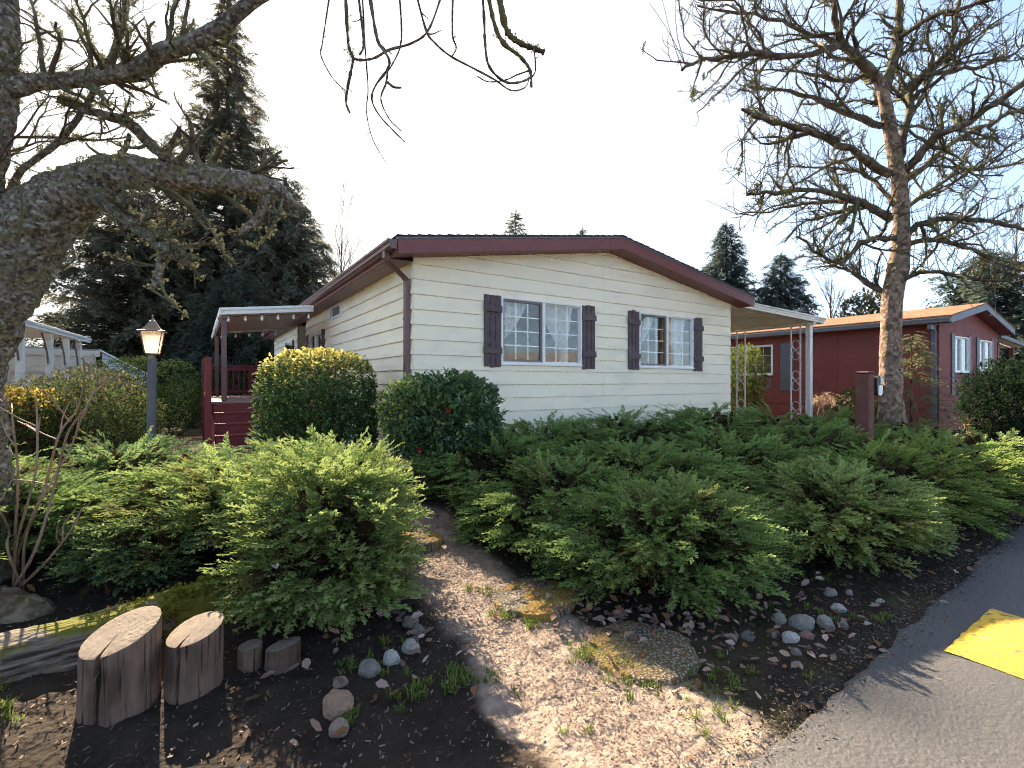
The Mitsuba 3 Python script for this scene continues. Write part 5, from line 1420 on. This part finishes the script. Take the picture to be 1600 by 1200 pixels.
def end_fn(p, n, uv):
    g = fbm(p.x * 22, p.y * 22, p.z * 3, 4)
    w = fbm(p.x * 110, p.y * 110, p.z * 3, 4)
    side = mix((.085, .055, .042), (.19, .13, .10), fbm(p.x * 40, p.y * 40, p.z * 5, 4)) * (1 - .75 * smoothstep(.60, .70, w))
    r = dr.sqrt(dr.square(p.x + 1.67) + dr.square(p.y - 2.3)); g = .5 * g + .5 * fbm(p.x * 90, p.y * 90, p.z * 5, 3)
    top = mix((.06, .05, .042), (.23, .19, .155), g)
    side = side * (1 - .45 * smoothstep(.45, .7, fbm(p.x * 6, p.y * 6, p.z * 4 + 3, 3)))
    return mix(side, top, smoothstep(.5, .8, n.z))
scene['mat_stump'] = {'type': 'twosided', 'bsdf': {'type': 'bumpmap', 'arbitrary': proc(lambda p, n, uv: fbm(p.x * 90, p.y * 90, p.z * 7, 4), 2e-3), 'scale': .006, 'bsdf': {'type': 'principled', 'base_color': proc(end_fn), 'roughness': .85, 'specular': .2}}}
def stump(cx, cy, r, h, tilt, crack, label, seed):
    """A cut log stood on end: fine cracks down the side, a split if crack is an angle, a slightly domed rough top."""
    n = 220
    a = np.arange(n) * 2 * np.pi / n
    rs = np.random.default_rng(seed)
    R = r * (1 + .07 * (meshkit.fbm(np.stack([np.cos(a) * 1.5 + seed, np.sin(a) * 1.5, 0 * a], -1), 3) - .5))
    for _ in range(9):
        R = R * (1 - rs.uniform(.01, .035) * np.exp(-((((a - rs.uniform(0, 6.28)) + np.pi) % (2 * np.pi) - np.pi) / .015) ** 2))
    g = float(gz(cx, cy))
    rings = []
    for f_, z in ((1.02, -.1), (1.02, 0), (1.0, h * .3), (1.0, h * .6), (1.0, h - .015), (.985, h - .003), (.93, h), (.7, h + .002), (.45, h + .002), (.2, h + .002), (.01, h + .001)):
        q = R * f_
        if crack is not None:
            dep = .9 * np.exp(-((((a - crack + .03 * math.sin(z * 25)) + np.pi) % (2 * np.pi) - np.pi) / .032) ** 2) * np.clip(.35 + z / h, .25, 1)
            q = np.minimum(q, np.maximum(q * (1 - dep), R * .12 * f_))
        zz = g + z + (q * np.cos(a) * tilt[0] + q * np.sin(a) * tilt[1]) * (z > h * .9)
        rings.append(np.stack([cx + q * np.cos(a) + .02 * z, cy + q * np.sin(a), zz], -1))
    k = num('log_stump')
    put(k, loft(rings), 'mat_stump', 35, label=label, cat='log stump', group='cut log stumps edging the bed')
stump(-1.87, 2.31, .158, .335, (.16, .30), -1.45, 'tallest upright log stump with a long black split down its side', 3)
stump(-1.60, 2.44, .124, .285, (.14, .24), -1.6, 'upright log stump second in the row right of the split stump', 4)
stump(-1.42, 2.62, .060, .10, (.1, 0), None, 'thin dark log stump under the juniper', 5)
stump(-1.25, 2.64, .088, .10, (.25, -.1), -2.2, 'short dark log stump at the end of the row under the juniper', 6)

def log_fn(p, n, uv):
    al = p.x * .78 + p.y * .62; ac = p.y * .78 - p.x * .62
    c = mix((.030, .024, .020), (.20, .165, .14), smoothstep(.25, .75, fbm(al * 5, ac * 60, p.z * 60, 4)))
    m = smoothstep(.40, .58, fbm(p.x * 5, p.y * 5, p.z * 5, 4) + .12 * n.z +   .30 * smoothstep(-2.35, -1.95, p.x) - .15)
    return mix(c, mix((.05, .055, .012), (.15, .145, .022), fbm(p.x * 40, p.y * 40, p.z * 40, 3)), m)
scene['mat_log'] = {'type': 'twosided', 'bsdf': {'type': 'bumpmap', 'arbitrary': proc(lambda p, n, uv: fbm((p.x * .78 + p.y * .62) * 6, (p.y * .78 - p.x * .62) * 55, p.z * 55, 4), 2e-3), 'scale': .02, 'bsdf': {'type': 'principled', 'base_color': proc(log_fn), 'roughness': .9, 'specular': .15}}}
lq = spline(np.array([[-3.3, 2.05, .11], [-2.66, 2.46, .13], [-2.33, 2.68, .15], [-2.06, 2.95, .17], [-1.80, 3.2, .17], [-1.6, 3.4, .16]]), 60)
lv, lf = tube(lq, np.interp(np.linspace(0, 1, 60), [0, .5, 1], [.165, .165, .155]), 36)
cen = lq[np.minimum(np.arange(len(lv)) // 36, 59)]
lv = lv + (lv - cen) * ((meshkit.fbm(lv * [6, 6, 14], 4) - .5) * .40)[:, None]
lg = put('log', (lv, lf), 'mat_log', True, label='long weathered log with bright moss on its far end behind the stumps', cat='log')
rm = np.random.default_rng(8)
sel = rm.integers(0, len(lv), 9000)
w = np.clip((lv[sel, 0] + 2.3) / .4, 0, 1) * (meshkit.noise(lv[sel] * 9) > .38) * (lv[sel, 2] > .10)
sel = sel[rm.random(9000) < w]
nr = lv[sel] - cen[sel]
put('log__moss', scatter(MOSS, lv[sel] + nr * .01, frames(nr + rm.normal(0, .05, nr.shape), rm), rm.uniform(.018, .04, len(sel)), np.array([.07, .075, .012]) * rm.uniform(.5, 1.5, (len(sel), 1)), rm, (.19, .19, .028)), M['dry'], kind='stuff')
b2 = spline(np.array([[-3.9, 3.05, .16], [-3.4, 2.98, .18], [-2.95, 2.93, .15], [-2.78, 2.9, .10]]), 40)
bv, bf = tube(b2, np.interp(np.linspace(0, 1, 40), [0, .7, 1], [.17, .15, .07]), 30)
cen2 = b2[np.minimum(np.arange(len(bv)) // 30, 39)]
bv = bv + (bv - cen2) * ((meshkit.fbm(bv * [9, 9, 22], 4, 2) - .5) * .6)[:, None]
put('driftwood', (bv, bf), M['bark2'], True, label='rough brown piece of driftwood lying behind the log at its left end', cat='driftwood')

# bare shrub stems by the leaning tree
bs = thing('bare_shrub', 'clump of tall bare tan shrub stems in front of the left junipers', 'shrub')
rs = np.random.default_rng(61)
bx_, by_ = on_ground(22, 925)
for pts in (((28, 915), (55, 860), (85, 760), (105, 680), (132, 640), (150, 608), (178, 583)), ((15, 915), (40, 840), (70, 760), (92, 680), (120, 640), (132, 590), (130, 560)), ((10, 915), (24, 830), (28, 740), (20, 660), (18, 630)), ((20, 915), (26, 850), (55, 740), (58, 660), (56, 618)), ((28, 920), (70, 880), (110, 830), (128, 795)), ((6, 910), (12, 860), (14, 830), (0, 800), (-12, 780)), ((24, 915), (30, 860), (60, 790), (110, 700), (132, 640))):
    q = np.array([at(px, py, by_ + .05 * rs.normal() - .25 * i / 6) for i, (px, py) in enumerate(pts)]); q[0] = [bx_ + rs.normal(0, .03), by_ + rs.normal(0, .03), float(gz(bx_, by_)) - .03]
    m = MB().add(tube(spline(q, 30), np.linspace(.009, .004, 30) * (1 + .12 * rs.normal(size=30)), 7))
    for _ in range(3):
        p = spline(q, 30)[rs.integers(12, 28)]; d = unit(rs.normal(size=3) * [1, .6, .5] + [0, 0, .6])
        m.add(tube(spline([p, p + d * .1 + rs.normal(0, .01, 3), p + d * .22], 6), np.linspace(.005, .003, 6), 5))
    put(f'{bs}__stem', m, paint('mat_baretan', (.23, .15, .105), .7, .3, 14) if 'mat_baretan' not in scene else 'mat_baretan', True)

# ------------------------------------------------------------------ litter on the ground
rl = np.random.default_rng(71)
n = 42000                                              # bark chips of the path
uu = -.80 + rl.normal(0, .21, n) ; vv = rl.uniform(-6.2, -1.0, n)
P = H(uu, vv, 0); P[:, 2] = gz(P[:, 0], P[:, 1]) + rl.uniform(.004, .028, n)
CH = [(np.array([[-.5, -.09, 0], [.5, -.12, .05], [.45, .12, .02], [-.5, .08, -.06]]) , np.array([[0, 1, 2], [0, 2, 3]]), np.zeros(4)), (np.array([[-.5, -.2, 0], [.3, -.22, .09], [.5, .16, 0], [-.3, .2, -.07]]), np.array([[0, 1, 2], [0, 2, 3]]), np.zeros(4))]
D = np.stack([rl.normal(size=n), rl.normal(size=n), rl.normal(0, .25, n)], -1)
chipc = np.array([[.20, .158, .136], [.25, .205, .18], [.155, .118, .10], [.085, .06, .05]])[rl.integers(0, 4, n)] * rl.uniform(.8, 1.2, (n, 1))
put('bark_chips', scatter(CH, P, frames(D, rl, .5), rl.uniform(.006, .016, n) * rl.choice([.7, 1, 1.6], n, p=[.5, .4, .1]), chipc, rl), M['vertex'], kind='stuff', label='shredded bark mulch strewn along the garden path', cat='bark mulch')
n = 5000                                               # crumbs along the broken edge of the asphalt
uu = rl.uniform(-.6, 8.5, n); vv = kerb(uu) + rl.normal(.0, .07, n)
P = H(uu, vv, 0); P[:, 2] = np.maximum(gz(P[:, 0], P[:, 1]) + .004, .004) + rl.uniform(.004, .012, n)
D = np.stack([rl.normal(size=n), rl.normal(size=n), rl.normal(0, .4, n)], -1)
put('edge_grit', scatter(CH, P, frames(D, rl, 1.5), rl.uniform(.006, .022, n), np.array([[.07, .065, .06], [.13, .12, .11], [.05, .04, .03], [.16, .12, .09]])[rl.integers(0, 4, n)], rl), M['vertex'], kind='stuff', label='grit and crumbled asphalt along the ragged road edge', cat='grit')
def clear_of_path(x, y):
    u, v = uv_of(x, y)
    return np.abs(u + .8) > .5
n = 20000                                              # crumbs and needles on the soil
x, y = rl.uniform(-3.6, 4.2, n), rl.uniform(1.2, 5.2, n)
u, v = uv_of(x, y)
ok = (v > kerb(u) + .03) & clear_of_path(x, y)
x, y = x[ok], y[ok]; n = len(x)
P = np.stack([x, y, gz(x, y) + rl.uniform(.004, .03, n)], -1)
D = np.stack([rl.normal(size=n), rl.normal(size=n), rl.normal(0, .4, n)], -1)
put('soil_litter', scatter(CH, P, frames(D, rl, .6), rl.uniform(.006, .030, n), np.array([[.05, .035, .027], [.10, .07, .055], [.16, .12, .10], [.03, .024, .02]])[rl.integers(0, 4, n)], rl), M['vertex'], kind='stuff', label='crumbled twigs and debris on the dark soil', cat='litter')

DL = []
for _ in range(5):                                     # curled dead leaves
    v, f, w = leaf_template(rl, rl.uniform(.45, .62), .14, rl.uniform(-.3, .4))
    v = v.copy(); v[:, 2] += .25 * (v[:, 0] - .5) ** 2 + rl.normal(0, .03, len(v))
    DL.append((v, f, w))
LC = np.array([[.24, .16, .13], [.30, .22, .18], [.18, .12, .10], [.38, .30, .27], [.24, .12, .06], [.14, .10, .09]])
def leaf_field(cx, cy, sx, sy, n, size):
    p = np.stack([rl.normal(cx, sx, n), rl.normal(cy, sy, n)], -1)
    return p, rl.uniform(.7, 1.3, n) * size
parts_ = [leaf_field(*a) for a in ((.75, 3.30, .35, .22, 160, .065), (1.4, 2.85, .5, .3, 110, .055), (-.75, 3.1, .22, .18, 40, .07), (-.95, 2.5, .3, .3, 30, .065), (2.0, 3.4, .4, .4, 70, .06), (3.4, 3.7, .5, .3, 60, .06), (4.6, 4.9, .6, .4, 60, .06), (0, 4.6, .4, .3, 60, .06), (-2.5, 3.3, .5, .3, 50, .06), (.5, 3.0, .7, .7, 50, .05))]
p = np.concatenate([a for a, _ in parts_]); s = np.concatenate([b for _, b in parts_])
P = np.stack([p[:, 0], p[:, 1], gz(p[:, 0], p[:, 1]) + rl.uniform(.012, .05, len(p))], -1)
D = np.stack([rl.normal(size=len(p)), rl.normal(size=len(p)), rl.normal(0, .3, len(p))], -1)
put('leaf_litter', scatter(DL, P, frames(D, rl, .7), s, LC[rl.integers(0, 6, len(p))] * rl.uniform(.7, 1.3, (len(p), 1)), rl), M['dry'], True, kind='stuff', label='scattered curled dead leaves on the ground', cat='dead leaves')
for px, py, y, sz, lb in ((433, 890, 2.86, .075, 'pale pink dead leaf caught in the tall juniper by the path'), (1250, 735, 5.1, .11, 'pale dead leaf lying on the middle of the dark junipers'), (985, 778, 4.05, .08, 'dead leaf stuck on the rounded juniper by the stepping stones'), (875, 815, 4.0, .16, 'long curled brown dead frond on the juniper by the path'), (1300, 832, 4.0, .06, 'small pale dead leaf on the roadside juniper'), (587, 1068, 2.35, .07, 'purplish dead leaf on the dark soil beside the path'), (528, 935, 2.9, .07, 'rusty orange dead leaf under the tall juniper')):
    v, f, w = DL[rl.integers(0, 5)]
    Rm = frames(np.array([[rl.normal(), rl.normal() * .3, rl.normal() * .5]]), rl, .5, np.array([0, -.8, .6]))[0]
    q = at(px, py, y)
    put('dead_leaf', (v * sz @ Rm.T + q, f), M['vertex'], True, np.broadcast_to(LC[rl.integers(0, 6)] * 1.6, (len(v), 3)), label=lb, cat='dead leaf', group='single dead leaves')

def blades(n):
    v, f, c = [], [], []
    for i in range(n):
        a = rl.uniform(0, 6.28); h = rl.uniform(.5, 1.0); o = rl.uniform(.2, .9) * h; w = .05
        p = np.array([rl.normal(0, .22), rl.normal(0, .22), 0]); d = np.array([math.cos(a), math.sin(a), 0]); s = np.array([-d[1], d[0], 0]) * w
        k = len(v); v += [p - s, p + s, p + d * o * .35 + [0, 0, h * .65] + s * .7, p + d * o * .35 + [0, 0, h * .65] - s * .7, p + d * o + [0, 0, h * .9]]
        f += [[k, k + 1, k + 2], [k, k + 2, k + 3], [k + 3, k + 2, k + 4]]; c += [0, 0, .5, .5, 1]
    return np.array(v), np.array(f), np.array(c, float)
TU = [blades(16) for _ in range(4)]
spots = []
for px, py, n, sp in ((960, 1035, 26, .20), (915, 1025, 14, .12), (1075, 1050, 16, .16), (800, 965, 22, .14), (830, 975, 12, .1), (560, 1050, 10, .14), (655, 1085, 12, .16), (695, 1070, 12, .15), (545, 1125, 8, .1), (1210, 945, 10, .25), (1060, 1090, 10, .3), (1270, 905, 10, .25), (5, 1110, 12, .15), (20, 1000, 8, .1), (615, 1010, 8, .1), (745, 1060, 10, .12), (900, 1120, 6, .3), (1150, 1080, 8, .3), (1340, 965, 8, .2), (755, 925, 8, .08), (1000, 1070, 14, .2)):
    x, y = on_ground(px, py)
    spots.append(np.stack([rl.normal(x, sp * .55, n), rl.normal(y, sp * .35, n), rl.uniform(.03, .075, n)], -1))
q = np.concatenate(spots); P = np.stack([q[:, 0], q[:, 1], gz(q[:, 0], q[:, 1]) + .0], -1)
Rz = rl.uniform(0, 6.28, len(q)); Rm = np.zeros((len(q), 3, 3)); Rm[:, 0, 0] = Rm[:, 1, 1] = np.cos(Rz); Rm[:, 0, 1] = -np.sin(Rz); Rm[:, 1, 0] = np.sin(Rz); Rm[:, 2, 2] = 1
put('grass', scatter(TU, P, Rm, q[:, 2], np.array([.10, .15, .035]) * rl.uniform(.6, 1.3, (len(q), 1)), rl, (.19, .24, .06)), M['needle'], kind='stuff', label='small tufts of grass and weeds along the path edge', cat='grass')
